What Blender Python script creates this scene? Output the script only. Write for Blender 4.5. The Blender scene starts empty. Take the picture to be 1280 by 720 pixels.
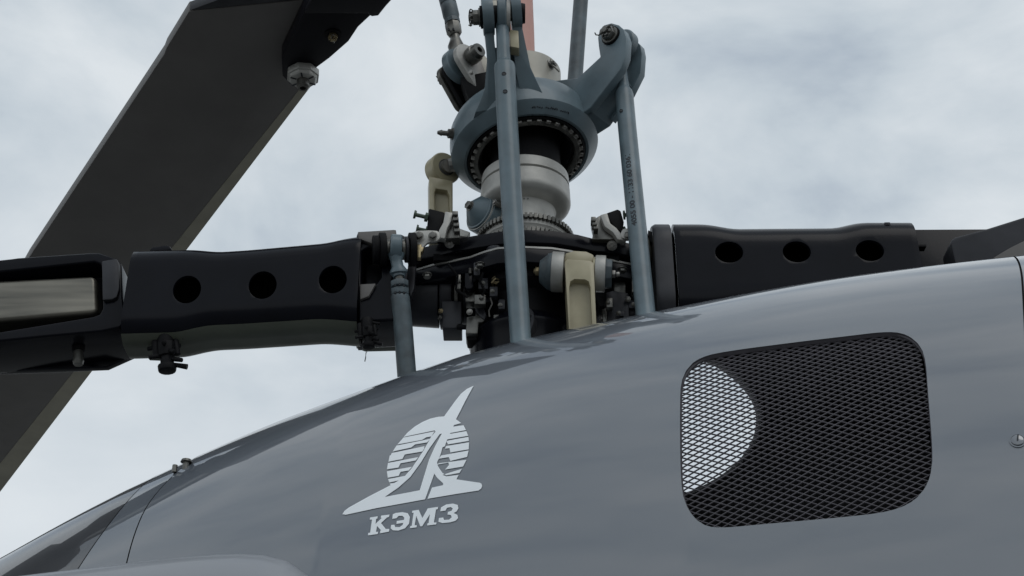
import bpy, bmesh, math, random
import numpy as np
from mathutils import Vector, Matrix, geometry
from math import radians, sin, cos, pi, sqrt, atan2
random.seed(3)
scene = bpy.context.scene
col = scene.collection

# ------------------------------------------------------------------ camera
PITCH = radians(30); FPX = 1777.8; CZ = 1.6
cam_d = bpy.data.cameras.new('camera'); cam = bpy.data.objects.new('camera', cam_d); col.objects.link(cam)
cam.location = (0, 0, CZ); cam.rotation_euler = (pi/2 + PITCH, 0, 0)
cam_d.sensor_width = 36; cam_d.lens = 36*FPX/1280; cam_d.clip_end = 5000; cam_d.clip_start = 0.05
scene.camera = cam
CAM = Vector((0, 0, CZ))
RX = Vector((1, 0, 0)); UP = Vector((0, -sin(PITCH), cos(PITCH))); FW = Vector((0, cos(PITCH), sin(PITCH)))
X3 = Vector((1, 0, 0)); Y3 = Vector((0, 1, 0)); Z3 = Vector((0, 0, 1))

# ------------------------------------------------------------------ world: overcast sky
SUN_EL, SUN_AZ = radians(52), radians(150)
w = bpy.data.worlds.new('World'); scene.world = w; w.use_nodes = True
nt = w.node_tree; nt.nodes.clear()
def N(t, **k):
    n = nt.nodes.new(t)
    for a, b in k.items():
        if a.startswith('i_'): n.inputs[a[2:].replace('_', ' ')].default_value = b
        else: setattr(n, a, b)
    return n
L = lambda a, b: nt.links.new(a, b)
sky = N('ShaderNodeTexSky', sky_type='NISHITA', sun_disc=False, sun_elevation=SUN_EL, sun_rotation=SUN_AZ)
bg1 = N('ShaderNodeBackground', i_Strength=0.09); L(sky.outputs[0], bg1.inputs[0])
tc = N('ShaderNodeTexCoord')
mp = N('ShaderNodeMapping'); mp.inputs['Scale'].default_value = (1.0, 1.0, 1.7); mp.inputs['Location'].default_value = (0.35, 0.1, 0.2)
L(tc.outputs['Generated'], mp.inputs[0])
n1 = N('ShaderNodeTexNoise'); n1.inputs['Scale'].default_value = 3.4; n1.inputs['Detail'].default_value = 8; n1.inputs['Roughness'].default_value = .54; n1.inputs['Distortion'].default_value = .4
L(mp.outputs[0], n1.inputs['Vector'])
cr = N('ShaderNodeValToRGB'); e = cr.color_ramp.elements
e[0].position = .34; e[0].color = (.42, .49, .57, 1)
e[1].position = .62; e[1].color = (.80, .85, .882, 1)
m = e.new(.46); m.color = (.60, .67, .725, 1)
L(n1.outputs['Fac'], cr.inputs[0])
sep = N('ShaderNodeSeparateXYZ'); L(tc.outputs['Generated'], sep.inputs[0])
mr = N('ShaderNodeMapRange'); mr.inputs['From Min'].default_value = .30; mr.inputs['From Max'].default_value = .50
mr.inputs['To Min'].default_value = .55; mr.inputs['To Max'].default_value = 0.0; L(sep.outputs['Z'], mr.inputs['Value'])
mxc = N('ShaderNodeMix', data_type='RGBA'); L(mr.outputs[0], mxc.inputs[0]); L(cr.outputs[0], mxc.inputs[6]); mxc.inputs[7].default_value = (.83, .87, .895, 1)
bg2 = N('ShaderNodeBackground', i_Strength=0.98); L(mxc.outputs[2], bg2.inputs[0])
ms = N('ShaderNodeMixShader'); ms.inputs[0].default_value = .9; L(bg1.outputs[0], ms.inputs[1]); L(bg2.outputs[0], ms.inputs[2])
wo = N('ShaderNodeOutputWorld'); L(ms.outputs[0], wo.inputs[0])
sd = bpy.data.lights.new('sun', 'SUN'); sun = bpy.data.objects.new('sun', sd); col.objects.link(sun)
sd.energy = 0.5; sd.angle = radians(35); sd.color = (1, .97, .93)
sdir = Vector((sin(SUN_AZ)*cos(SUN_EL), cos(SUN_AZ)*cos(SUN_EL), sin(SUN_EL)))   # towards the sun
sun.rotation_euler = sdir.to_track_quat('Z', 'Y').to_euler(); sun.location = (0, 0, 20)
scene.view_settings.view_transform = 'Standard'; scene.view_settings.look = 'None'
scene.view_settings.exposure = 0.0; scene.view_settings.gamma = 1.0

# ------------------------------------------------------------------ pixel helpers (photo pixels 1280x720)
def ray(px, py): return FW + RX*((px-640)/FPX) + UP*((360-py)/FPX)
def P(px, py, d):      # d > 0: distance along the view axis, d < 0: the vertical plane y = -d
    r = ray(px, py); return CAM + r*(d if d > 0 else -d/r.y)
def onp(px, py, p0, n):
    r = ray(px, py); return CAM + r*((p0-CAM).dot(n)/r.dot(n))
def proj(p):
    q = p-CAM; d = q.dot(FW); return 640+FPX*q.dot(RX)/d, 360-FPX*q.dot(UP)/d, d

# ------------------------------------------------------------------ materials
def mat(name, c, rough=.5, metal=0, coat=0, var=.15, scale=25, bump=.05, bscale=180, spec=.5, dirt=None, coat_r=.08, coat_ior=1.5, rv=.12, stretch=None):
    m = bpy.data.materials.new(name); m.use_nodes = True; t = m.node_tree; b = t.nodes['Principled BSDF']
    b.inputs['Metallic'].default_value = metal; b.inputs['Coat Weight'].default_value = coat
    b.inputs['Coat Roughness'].default_value = coat_r; b.inputs['Coat IOR'].default_value = coat_ior; b.inputs['Specular IOR Level'].default_value = spec
    tc = t.nodes.new('ShaderNodeTexCoord')
    n = t.nodes.new('ShaderNodeTexNoise'); n.inputs['Scale'].default_value = scale; n.inputs['Detail'].default_value = 6
    t.links.new(tc.outputs['Object'], n.inputs['Vector'])
    if stretch:
        mp_ = t.nodes.new('ShaderNodeMapping'); mp_.inputs['Scale'].default_value = stretch; t.links.new(tc.outputs['Object'], mp_.inputs[0]); t.links.new(mp_.outputs[0], n.inputs['Vector'])
    r = t.nodes.new('ShaderNodeValToRGB')
    r.color_ramp.elements[0].position = .3; r.color_ramp.elements[1].position = .7
    d = dirt or tuple(x*(1-var) for x in c)
    r.color_ramp.elements[0].color = (*d, 1); r.color_ramp.elements[1].color = (*[min(1, x*(1+var*.6)) for x in c], 1)
    t.links.new(n.outputs['Fac'], r.inputs[0]); t.links.new(r.outputs[0], b.inputs['Base Color'])
    q = t.nodes.new('ShaderNodeMapRange'); q.inputs['To Min'].default_value = max(.02, rough-rv*rough); q.inputs['To Max'].default_value = rough+rv*rough
    n3 = t.nodes.new('ShaderNodeTexNoise'); n3.inputs['Scale'].default_value = scale*2.3; n3.inputs['Detail'].default_value = 4
    t.links.new(tc.outputs['Object'], n3.inputs['Vector']); t.links.new(n3.outputs['Fac'], q.inputs[0]); t.links.new(q.outputs[0], b.inputs['Roughness'])
    if bump:
        n2 = t.nodes.new('ShaderNodeTexNoise'); n2.inputs['Scale'].default_value = bscale; n2.inputs['Detail'].default_value = 3
        t.links.new(tc.outputs['Object'], n2.inputs['Vector'])
        bp = t.nodes.new('ShaderNodeBump'); bp.inputs['Strength'].default_value = bump; bp.inputs['Distance'].default_value = .002
        t.links.new(n2.outputs['Fac'], bp.inputs['Height']); t.links.new(bp.outputs[0], b.inputs['Normal'])
    return m
M = dict(
 body = mat('grey_gloss_paint', (.106, .122, .144), .36, 0, 1.0, var=.05, scale=3, bump=.010, bscale=5, coat_r=.02, coat_ior=1.95),
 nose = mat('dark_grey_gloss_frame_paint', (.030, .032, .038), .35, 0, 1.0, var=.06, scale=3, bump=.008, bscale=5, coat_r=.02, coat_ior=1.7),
 fair = mat('fairing_grey_painted_light', (.27, .285, .31), .42, 0, .4, var=.05, scale=3, bump=.01, bscale=5, coat_r=.05),  # cowling grey lightened; light on the upturned bulge is put into the colour
 blue = mat('blue_grey_paint', (.112, .158, .182), .40, 0, .12, var=.16, scale=14, bump=.06, dirt=(.075, .105, .120)),
 blued = mat('blue_grey_worn_paint', (.085, .115, .130), .5, 0, 0, var=.2, scale=30, bump=.1, dirt=(.05, .062, .068)),
 black = mat('black_anodised_metal', (.004, .004, .007), .38, 0, 0, spec=.15, var=.3, scale=12, bump=.05),
 ablack = mat('dark_grey_blade_paint', (.125, .118, .112), .6, 0, 0, var=.12, scale=6, bump=.06, bscale=120),
 strip = mat('olive_trailing_strip', (.34, .32, .25), .5, var=.15, scale=10, bump=.04),
 edge = mat('olive_edge_strip', (.078, .086, .064), .5, 0, 0, var=.2, scale=10, bump=.05),
 dull = mat('charcoal_metal', (.034, .035, .040), .40, .2, 0, spec=.3, var=.25, scale=18, bump=.08),
 grip = mat('violet_black_paint', (.005, .0055, .0085), .22, 0, 0, spec=.14, var=.25, scale=9, bump=.04),
 olive = mat('olive_primer', (.40, .36, .24), .42, 0, .1, var=.12, scale=16, bump=.06, dirt=(.31, .275, .175)),
 silver = mat('cast_aluminium', (.40, .395, .37), .46, .3, 0, var=.2, scale=20, bump=.15, bscale=220),
 steel = mat('oily_steel', (.30, .29, .27), .36, .8, 0, var=.35, scale=40, bump=.12),
 dsteel = mat('dark_oily_steel', (.15, .147, .135), .36, .7, 0, var=.4, scale=40, bump=.12),
 brass = mat('cadmium_bolt', (.33, .27, .16), .36, .8, 0, var=.35, scale=60, bump=.1),
 pink = mat('pink_primer', (.56, .30, .25), .5, 0, 0, var=.12, scale=10, bump=.04),
 beige = mat('beige_cast_metal', (.33, .315, .27), .42, .25, 0, var=.2, scale=14, bump=.08),
 foil = mat('stained_steel_tube', (.22, .205, .17), .36, .75, 0, var=.4, scale=11, bump=.2, bscale=60, dirt=(.10, .097, .085), stretch=(.25, 2, 3)),
 bore = mat('bore_painted_shade', (.001, .001, .001), 1, spec=0, bump=0),  # shade inside the sleeve holes put into the colour, gloss off
 rubber = mat('black_rubber', (.005, .005, .006), .6, 0, 0, spec=.15, var=.2, scale=30, bump=.1),
 mesh = mat('black_painted_mesh', (.085, .080, .092), .5, .0, .0, var=.2, scale=50, bump=0),
 dark = mat('dark_bay_interior', (.004, .004, .005), .8, 0, 0, var=.2, scale=20, bump=0),
 white = mat('pale_grey_decal', (.86, .90, .93), .4, 0, .3, var=.04, scale=8, bump=0),
 ink = mat('stamped_black_ink', (.02, .024, .03), .6, 0, 0, var=.2, scale=60, bump=0),
 green = mat('green_passivated_metal', (.07, .10, .075), .45, .3, 0, var=.25, scale=40, bump=.1),
 ground = mat('concrete_apron', (.17, .17, .165), .9, 0, 0, var=.25, scale=.6, bump=.3, bscale=30),
)

# ------------------------------------------------------------------ mesh builder
def frame(ax):
    ax = ax.normalized(); h = Z3 if abs(ax.z) < .9 else X3
    u = h.cross(ax).normalized(); return u, ax.cross(u).normalized(), ax
class MB:
    def __init__(s): s.v = []; s.f = []
    def rings(s, R, close=True, cap=True):
        n = len(R[0]); b = len(s.v)
        for r in R: s.v += [Vector(p) for p in r]
        for i in range(len(R)-1):
            for j in range(n if close else n-1):
                k = (j+1) % n
                s.f.append((b+i*n+j, b+i*n+k, b+(i+1)*n+k, b+(i+1)*n+j))
        if cap:
            s.f.append(tuple(b+j for j in range(n))[::-1]); s.f.append(tuple(b+(len(R)-1)*n+j for j in range(n)))
        return s
    def lathe(s, p0, ax, prof, n=48, cap=False, ph=0):
        u, v, a = frame(ax)
        R = [[p0 + a*h + (u*cos(2*pi*j/n+ph)+v*sin(2*pi*j/n+ph))*r for j in range(n)] for r, h in prof]
        return s.rings(R, True, cap)
    def loop(s, p0, ax, prof, n=48):   # closed profile -> torus-like solid
        return s.lathe(p0, ax, list(prof)+[prof[0]], n, False)
    def cyl(s, a, b, r0, r1=None, n=24, ph=0):
        r1 = r0 if r1 is None else r1
        return s.lathe(a, b-a, [(r0, 0), (r1, (b-a).length)], n, True, ph)
    def tube(s, pts, r, n=12):
        R = []
        for i, p in enumerate(pts):
            t = (pts[min(i+1, len(pts)-1)] - pts[max(i-1, 0)])
            u, v, a = frame(t); rr = r[i] if isinstance(r, (list, tuple)) else r
            R.append([p+(u*cos(2*pi*j/n)+v*sin(2*pi*j/n))*rr for j in range(n)])
        return s.rings(R)
    def extr(s, pts, vec):
        n = len(pts); b = len(s.v); s.v += [Vector(p) for p in pts]+[Vector(p)+vec for p in pts]
        s.f.append(tuple(range(b, b+n))[::-1]); s.f.append(tuple(range(b+n, b+2*n)))
        for j in range(n):
            k = (j+1) % n; s.f.append((b+j, b+k, b+n+k, b+n+j))
        return s
    def plate(s, pix, d, t, n=-Y3, c=None):   # outline seen in the photo, laid on a plane of normal n at depth d, thickness t behind it
        if c is None: c = (sum(q[0] for q in pix)/len(pix), sum(q[1] for q in pix)/len(pix))
        p0 = P(c[0], c[1], d); n = n.normalized()
        return s.extr([onp(x, y, p0, n) for x, y in pix], -n*t)
    def box(s, c, ex, ey, ez):
        r = [[c+ex*i+ey*j+ez*k for i, j in ((-1, -1), (1, -1), (1, 1), (-1, 1))] for k in (-1, 1)]
        return s.rings(r)
    def lug(s, a, b, ax, ra, rb, t, n=14):    # plate round two bosses
        ax = ax.normalized(); d = (b-a); d -= ax*d.dot(ax); L_ = d.length; u = d/L_; v = ax.cross(u)
        th = math.acos(max(-1, min(1, (ra-rb)/L_))); pts = []
        for i in range(n+1):
            q = th + (2*pi-2*th)*i/n; pts.append(a+(u*cos(q)+v*sin(q))*ra)
        for i in range(n//2+1):
            q = -th + 2*th*i/(n//2); pts.append(a+d+(u*cos(q)+v*sin(q))*rb)
        return s.extr([p-ax*t/2 for p in pts], ax*t)
    def ball(s, c, r, n=16, sx=None):
        R = []
        for i in range(n//2+1):
            q = -pi/2+pi*i/(n//2); R.append([c+Vector((cos(q)*cos(2*pi*j/n), cos(q)*sin(2*pi*j/n), sin(q)))*r for j in range(n)])
        return s.rings(R, True, False)
def empty(name, loc, label, cat, group=None):
    o = bpy.data.objects.new(name, None); o.empty_display_size = .1; col.objects.link(o); o.location = loc
    o['label'] = label; o['category'] = cat
    if group: o['group'] = group
    o['_w'] = list(loc); return o
def wl(o): return Vector(o['_w']) if o is not None and '_w' in o else Vector()
def mesh_of(name, mb, m, org=Vector(), merge=True):
    me = bpy.data.meshes.new(name); me.from_pydata([tuple(v-org) for v in mb.v], [], mb.f)
    bm = bmesh.new(); bm.from_mesh(me)
    if merge: bmesh.ops.remove_doubles(bm, verts=bm.verts, dist=1e-6)
    bmesh.ops.recalc_face_normals(bm, faces=bm.faces); bm.to_mesh(me); bm.free()
    me.materials.append(m); return me
def shade(me, ang=35):
    me.polygons.foreach_set('use_smooth', [True]*len(me.polygons)); me.set_sharp_from_angle(angle=radians(ang)); me.update()
def part(name, mb, m, parent=None, bevel=0, ang=35, cut=None, kind=None, label=None, segs=2):
    org = wl(parent); m = M[m] if isinstance(m, str) else m
    me = mesh_of(name, mb, m, org); o = bpy.data.objects.new(name, me); col.objects.link(o)
    tmp = []
    if cut:
        for c in cut:
            cm = mesh_of('cutter', c, m, org); co = bpy.data.objects.new('cutter', cm); col.objects.link(co)
            md = o.modifiers.new('b', 'BOOLEAN'); md.operation = 'DIFFERENCE'; md.solver = 'EXACT'; md.object = co; tmp.append(co)
    if bevel:
        md = o.modifiers.new('v', 'BEVEL'); md.width = bevel; md.segments = segs; md.limit_method = 'ANGLE'; md.angle_limit = radians(32)
    if cut:
        md = o.modifiers.new('w', 'WEIGHTED_NORMAL'); md.keep_sharp = True; md.weight = 100
    if o.modifiers:
        dg = bpy.context.evaluated_depsgraph_get(); dg.update(); me2 = bpy.data.meshes.new_from_object(o.evaluated_get(dg))
        o.modifiers.clear(); o.data = me2; me2.name = name
        for c in tmp: bpy.data.objects.remove(c, do_unlink=True)
        me = me2
    shade(me, ang)
    if parent is not None:
        o.parent = parent; o['_w'] = list(org)
    if kind: o['kind'] = kind
    if label: o['label'] = label
    return o
def place(name, me, parent, pos, ax, roll=0):       # instance of a shared mesh whose axis is +Z
    u, v, a = frame(ax)
    R = Matrix((u, v, a)).transposed().to_4x4() @ Matrix.Rotation(roll, 4, 'Z')
    o = bpy.data.objects.new(name, me); col.objects.link(o); o.parent = parent
    o.matrix_local = Matrix.Translation(pos-wl(parent)) @ R
    o['_w'] = list(wl(parent)); return o
def shared(name, fn, m, bevel=0):
    mb = MB(); fn(mb); o = part(name, mb, m, None, bevel); me = o.data; bpy.data.objects.remove(o); return me
O0 = Vector((0, 0, 0))
def hexbolt(mb):       # unit radius 1
    mb.cyl(O0, Z3*.18, 1.25, n=20); mb.cyl(Z3*.18, Z3*.95, 1, n=6)
def castle(mb):
    mb.cyl(O0, Z3*.2, 1.3, n=20); mb.cyl(Z3*.2, Z3*1.0, 1.05, n=6); mb.cyl(Z3*1.0, Z3*1.6, .42, n=12)
    for k in range(6):
        a = pi/6+k*pi/3; u = Vector((cos(a), sin(a), 0)); mb.box(u*.72+Z3*1.15, u*.16, Vector((-u.y, u.x, 0))*.24, Z3*.2)
def cotter(mb):
    mb.tube([Vector((1.35*cos(q), .2*sin(q*2), 1.15+.35*sin(q))) for q in [i*.4-.6 for i in range(9)]], .10, 6)
    mb.tube([Vector((-1.2, .1, 1.15)), Vector((-1.5, .3, 1.3)), Vector((-1.45, .5, 1.6))], .10, 6)
def seq(n, a, b): return [a+(b-a)*i/(n-1) for i in range(n)]
BOLT = {k: shared('bolt', hexbolt, k, .08) for k in ('steel', 'dsteel', 'brass', 'blued')}
NUT = {k: shared('castle_nut', castle, k, .05) for k in ('steel', 'dsteel', 'brass')}
COT = shared('cotter_pin', cotter, 'dsteel')
def bolt(parent, pos, ax, r, kind='steel', name='bolt', roll=0):
    o = place(name, BOLT[kind], parent, pos, ax, roll); o.scale = (r, r, r); return o
def nut(parent, pos, ax, r, kind='dsteel', roll=0, pin=True):
    o = place('castle_nut', NUT[kind], parent, pos, ax, roll); o.scale = (r, r, r)
    if pin and parent.parent is None:
        c = bpy.data.objects.new('cotter_pin', COT); col.objects.link(c); c.parent = o
    return o
def chaikin(p, it=2):
    for _ in range(it):
        q = []
        for i in range(len(p)):
            a, b = p[i], p[(i+1) % len(p)]
            q += [(a[0]*.75+b[0]*.25, a[1]*.75+b[1]*.25), (a[0]*.25+b[0]*.75, a[1]*.25+b[1]*.75)]
        p = q
    return p

# ------------------------------------------------------------------ ground
g = MB(); g.extr([Vector((-1500, -1500, -.05)), Vector((1500, -1500, -.05)), Vector((1500, 1500, -.05)), Vector((-1500, 1500, -.05))], Z3*.05)
go = part('ground', g, 'ground'); go['kind'] = 'structure'

# mast position
MAST = P(657, 300, 3.2); MX, MY = MAST.x, MAST.y
def zat(px, py, y): r = ray(px, py); return CZ + r.z*(y/r.y)
# ------------------------------------------------------------------ engine cowling (lofted shell fitted round the mast line)
AXD = Vector((cos(radians(15)), -sin(radians(15)), 0)); LAT = Vector((-sin(radians(15)), -cos(radians(15)), 0))
SIL = [(-200, 800), (-60, 731), (0, 698), (100, 641), (200, 592), (300, 545), (400, 506), (500, 471), (560, 449), (640, 427), (740, 405), (830, 387), (940, 365), (1060, 345), (1180, 330), (1280, 319), (1400, 306), (1600, 285)]
ns, nt_ = 331, 300
S = np.linspace(-1.75, 1.55, ns); Tm = np.linspace(0, 1, nt_)
def hw(s): return np.interp(s, [-1.75, -1.2, -.7, -.2, .4, 1.0, 1.6], [.40, .50, .57, .61, .63, .63, .62])
ZC = np.interp(S, [-1.75, 1.55], [1.86, 2.0])
def section(wd, zt, zc, nx=2.9, zb=-1.15):
    th = np.linspace(-pi/2, pi*1.5, 2401)
    c, s_ = np.cos(th), np.sin(th)
    l = wd*np.sign(c)*np.abs(c)**(2/nx); H = np.where(s_ > 0, zt-zc, -zb)
    z = zc + H*np.sign(s_)*np.abs(s_)**(2/nx)
    d = np.concatenate([[0], np.cumsum(np.hypot(np.diff(l), np.diff(z)))]); d /= d[-1]
    return np.interp(Tm, d, l), np.interp(Tm, d, z)
SL = np.array([-1, 1])
def npproj(X):
    q = X - np.array(CAM); d = q@np.array(FW); return 640+FPX*(q@np.array(RX))/d, 360-FPX*(q@np.array(UP))/d, d
ZT = np.interp(S, [-1.75, -1, 0, 1.55], [2.3, 2.5, 2.85, 3.1])
sx, sy = zip(*SIL)
def build(ZT):
    G = np.zeros((ns, nt_, 3)); M0 = np.array((MX, MY, 0)); A = np.array(AXD); B = np.array(LAT)
    for i in range(ns):
        l, z = section(hw(S[i]), ZT[i], ZC[i]); G[i] = M0 + A*S[i] + l[:, None]*B; G[i, :, 2] = z
    return G
for it in range(14):
    G = build(ZT); px, py, dd = npproj(G.reshape(-1, 3)); px = px.reshape(ns, nt_); py = py.reshape(ns, nt_); dd = dd.reshape(ns, nt_)
    gap = py - np.interp(px, sx, sy)
    k = gap.argmin(1); e_ = gap[np.arange(ns), k]; dk = dd[np.arange(ns), k]
    ZT = ZT + .8*e_*dk/FPX/.87
    ZT = np.convolve(np.pad(ZT, 6, 'edge'), np.ones(13)/13, 'valid') if it % 2 == 0 and it < 12 else ZT
ZT = np.convolve(np.pad(ZT, 9, mode='reflect', reflect_type='odd'), np.ones(19)/19, 'valid')
G = build(ZT)
dS = np.gradient(G, axis=0); dT = np.gradient(G, axis=1); NRM = np.cross(dS, dT); NRM /= np.linalg.norm(NRM, axis=2)[..., None]
ctr = G.mean(1, keepdims=True)
if ((G-ctr)*NRM).sum() < 0: NRM = -NRM
PXG, PYG, DG = [a.reshape(ns, nt_) for a in npproj(G.reshape(-1, 3))]
FRONT = (((G-np.array(CAM))*NRM).sum(2) < 0)
def bil(A, i, j):
    i = min(max(i, 0), ns-1.001); j = min(max(j, 0), nt_-1.001); a, b = int(i), int(j); u, v = i-a, j-b
    return A[a, b]*(1-u)*(1-v)+A[a+1, b]*u*(1-v)+A[a, b+1]*(1-u)*v+A[a+1, b+1]*u*v
def surf(i, j, off=0): return Vector(bil(G, i, j)) + Vector(bil(NRM, i, j)).normalized()*off
def pix2ij(x, y):
    D = (PXG-x)**2+(PYG-y)**2 + np.where(FRONT, 0, 1e9); i, j = np.unravel_index(D.argmin(), D.shape); i, j = float(i), float(j)
    for _ in range(6):
        e = .5; f0 = np.array([bil(PXG, i, j)-x, bil(PYG, i, j)-y])
        J = np.array([[bil(PXG, i+e, j)-bil(PXG, i-e, j), bil(PXG, i, j+e)-bil(PXG, i, j-e)], [bil(PYG, i+e, j)-bil(PYG, i-e, j), bil(PYG, i, j+e)-bil(PYG, i, j-e)]])/(2*e)
        try: st = np.linalg.solve(J, f0)
        except Exception: break
        st = np.clip(st, -3, 3); i -= st[0]; j -= st[1]
        if abs(i-ns/2) > ns or abs(j-nt_/2) > nt_: break
    return i, j
def pmap(pts): return [pix2ij(x, y) for x, y in pts]
II, JJ = np.meshgrid(np.arange(ns, dtype=float), np.arange(nt_, dtype=float), indexing='ij')
def sdf(poly, X, Y):       # + outside, - inside
    d = np.full(X.shape, 1e9); ins = np.zeros(X.shape, bool)
    for k in range(len(poly)):
        x0, y0 = poly[k]; x1, y1 = poly[(k+1) % len(poly)]; ex, ey = x1-x0, y1-y0
        t = np.clip(((X-x0)*ex+(Y-y0)*ey)/(ex*ex+ey*ey+1e-12), 0, 1)
        d = np.minimum(d, (X-x0-t*ex)**2+(Y-y0-t*ey)**2)
        with np.errstate(divide='ignore', invalid='ignore'):
            c = ((y0 > Y) != (y1 > Y)) & (X < (x1-x0)*(Y-y0)/(y1-y0+1e-30)+x0)
        ins ^= c
    d = np.sqrt(d); return np.where(ins, -d, d)
def clipped(F_, off=0.0, step=1):      # grid faces where every field > 0, cut cleanly along its zero line
    mb = MB(); cache = {}
    def vid(i, j):
        k = (round(i, 4), round(j, 4))
        if k not in cache: cache[k] = len(mb.v); mb.v.append(surf(i, j, off))
        return cache[k]
    ok = np.ones((ns, nt_), bool); 
    for F in F_: ok &= F > 0
    for i in range(0, ns-1):
        for j in range(0, nt_-1):
            q = [(i, j), (i+1, j), (i+1, j+1), (i, j+1)]
            cnt = ok[i, j]+ok[i+1, j]+ok[i+1, j+1]+ok[i, j+1]
            if cnt == 4: mb.f.append(tuple(vid(a, b) for a, b in q)); continue
            poly = [(float(a), float(b), [F[a, b] for F in F_]) for a, b in q]
            if cnt == 0 and max(max(p[2][k] for p in poly) <= 0 for k in range(len(F_))): continue
            for k in range(len(F_)):
                out = []
                for a in range(len(poly)):
                    A, B = poly[a], poly[(a+1) % len(poly)]; fa, fb = A[2][k], B[2][k]
                    if fa > 0: out.append(A)
                    if (fa > 0) != (fb > 0):
                        t = fa/(fa-fb); out.append((A[0]+(B[0]-A[0])*t, A[1]+(B[1]-A[1])*t, [x+(y-x)*t for x, y in zip(A[2], B[2])]))
                poly = out
                if len(poly) < 3: break
            if len(poly) >= 3: 
                ids = [vid(a, b) for a, b, _ in poly]; ids = [x for n_, x in enumerate(ids) if x != ids[n_-1]]
                if len(ids) >= 3: mb.f.append(tuple(ids))
    return mb
GR = chaikin([(850, 565), (850, 500), (851, 478), (858, 461), (872, 448), (900, 440), (1000, 427), (1060, 420), (1105, 414.5), (1130, 416), (1148, 428), (1157, 446), (1160, 490), (1165, 550), (1166, 582), (1160, 606), (1143, 627), (1112, 640), (1050, 647), (950, 655.5), (905, 660), (880, 658), (862, 642), (852, 618)], 2)
GRij = pmap(GR); Fg = sdf(GRij, II, JJ)
def seam(pts, lo):
    ij = sorted(pmap(pts), key=lambda p: p[1]); js = [p[1] for p in ij]; is_ = [p[0] for p in ij]
    return np.interp(np.arange(nt_), js, is_)[None, :].repeat(ns, 0)
S1 = seam([(233, 583), (220, 591.6), (196, 612), (182, 633), (172, 657), (165, 677), (155, 716), (149, 760), (145, 830)], 0)
S2 = seam([(177, 609), (160, 628), (137.5, 653), (115, 686), (93, 719), (66, 762)], 0)
S3 = seam([(1276, 330), (1277.5, 345), (1280, 390), (1284, 480), (1288, 600), (1292, 720)], 0)
# smooth the seams in t
def sm(A, k=9): r = np.convolve(np.pad(A[0], k//2, 'edge'), np.ones(k)/k, 'valid'); return r[None, :].repeat(ns, 0)
S1, S2, S3 = sm(S1), sm(S2), sm(S3)
gp = .13
# exhaust pipe through to the far side
pax = ray(858, 535).normalized(); pp0 = P(858, 535, 2.3)
rel = G-np.array(pp0); al = rel@np.array(pax); dist = np.linalg.norm(rel-al[..., None]*np.array(pax), axis=2)
Fh = np.where(al > .35, dist-.175, 1.0)
HEL = empty('helicopter', (MX, MY, .6), 'glossy grey helicopter engine cowling with white winged emblem and mesh vent, below the rotor', 'helicopter')
part('main_cowling_panel', clipped([II-S1-gp, S3-II-gp, Fg, Fh]), 'body', HEL, ang=50)
part('frame_strip', clipped([II-S2-gp, S1-II-gp]), 'body', HEL, ang=50)
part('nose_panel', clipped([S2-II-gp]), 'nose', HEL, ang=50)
part('rear_cowling_panel', clipped([II-S3-gp*1.6]), 'body', HEL, ang=50)
part('seam_backing', clipped([4-np.minimum(np.minimum(abs(II-S1), abs(II-S2)), abs(II-S3))], -.006), 'rubber', HEL, ang=50)
# grille: frame ribbon, expanded metal mesh, bay
cij = (sum(p[0] for p in GRij)/len(GRij), sum(p[1] for p in GRij)/len(GRij))
def grow(p, f): return (cij[0]+(p[0]-cij[0])*f, cij[1]+(p[1]-cij[1])*f)
f1 = MB(); n_ = len(GRij)
Rr = [[surf(*grow(p, a), off) for p in GRij] for a, off in ((1.0, .0), (1.0, -.004), (.993, -.006), (.993, -.009), (1.03, -.010))]
for r_ in Rr: f1.v += r_
for a in range(len(Rr)-1):
    for b in range(n_): c = (b+1) % n_; f1.f.append((a*n_+b, a*n_+c, (a+1)*n_+c, (a+1)*n_+b))
part('grille_frame', f1, 'mesh', HEL)
ms_ = MB(); i0, i1 = min(p[0] for p in GRij)-1, max(p[0] for p in GRij)+1; j0, j1 = min(p[1] for p in GRij)-1, max(p[1] for p in GRij)+1
ca, cb = pmap([(1000, 540), (1016, 540)]); du = math.hypot(cb[0]-ca[0], 0)
ca, cb = pmap([(1000, 540), (1000, 543.5)]); dv = abs(cb[1]-ca[1])
PI_, PJ_ = [p[0] for p in GRij], [p[1] for p in GRij]
def inside(i, j): return float(sdf(GRij, np.array([[i]]), np.array([[j]]))[0, 0]) < .4
nu, nv = int((i1-i0)/(du/2))+1, int((j1-j0)/dv)+1
Gi, Gj = np.meshgrid(i0+np.arange(nu+1)*du/2, j0+np.arange(nv+1)*dv, indexing='ij'); IN = sdf(GRij, Gi, Gj) < .5
for b in range(nv):
    for a in range(nu):
        if not (IN[a, b] and IN[a+1, b]): continue
        sA = 1 if (a+b) % 2 else -1
        p = surf(Gi[a, b], Gj[a, b]+sA*dv*.46, -.0095); q = surf(Gi[a+1, b], Gj[a+1, b]-sA*dv*.46, -.0095)
        nn = Vector(bil(NRM, Gi[a, b], Gj[a, b])); d = (q-p).normalized(); sd_ = nn.cross(d).normalized()
        tw = (nn*.8 + Z3*.35).normalized()
        ms_.box((p+q)/2, (q-p)/2*1.08, sd_*.00050, tw*.0011)
part('expanded_metal_mesh', ms_, 'mesh', HEL, kind='stuff')
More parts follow.
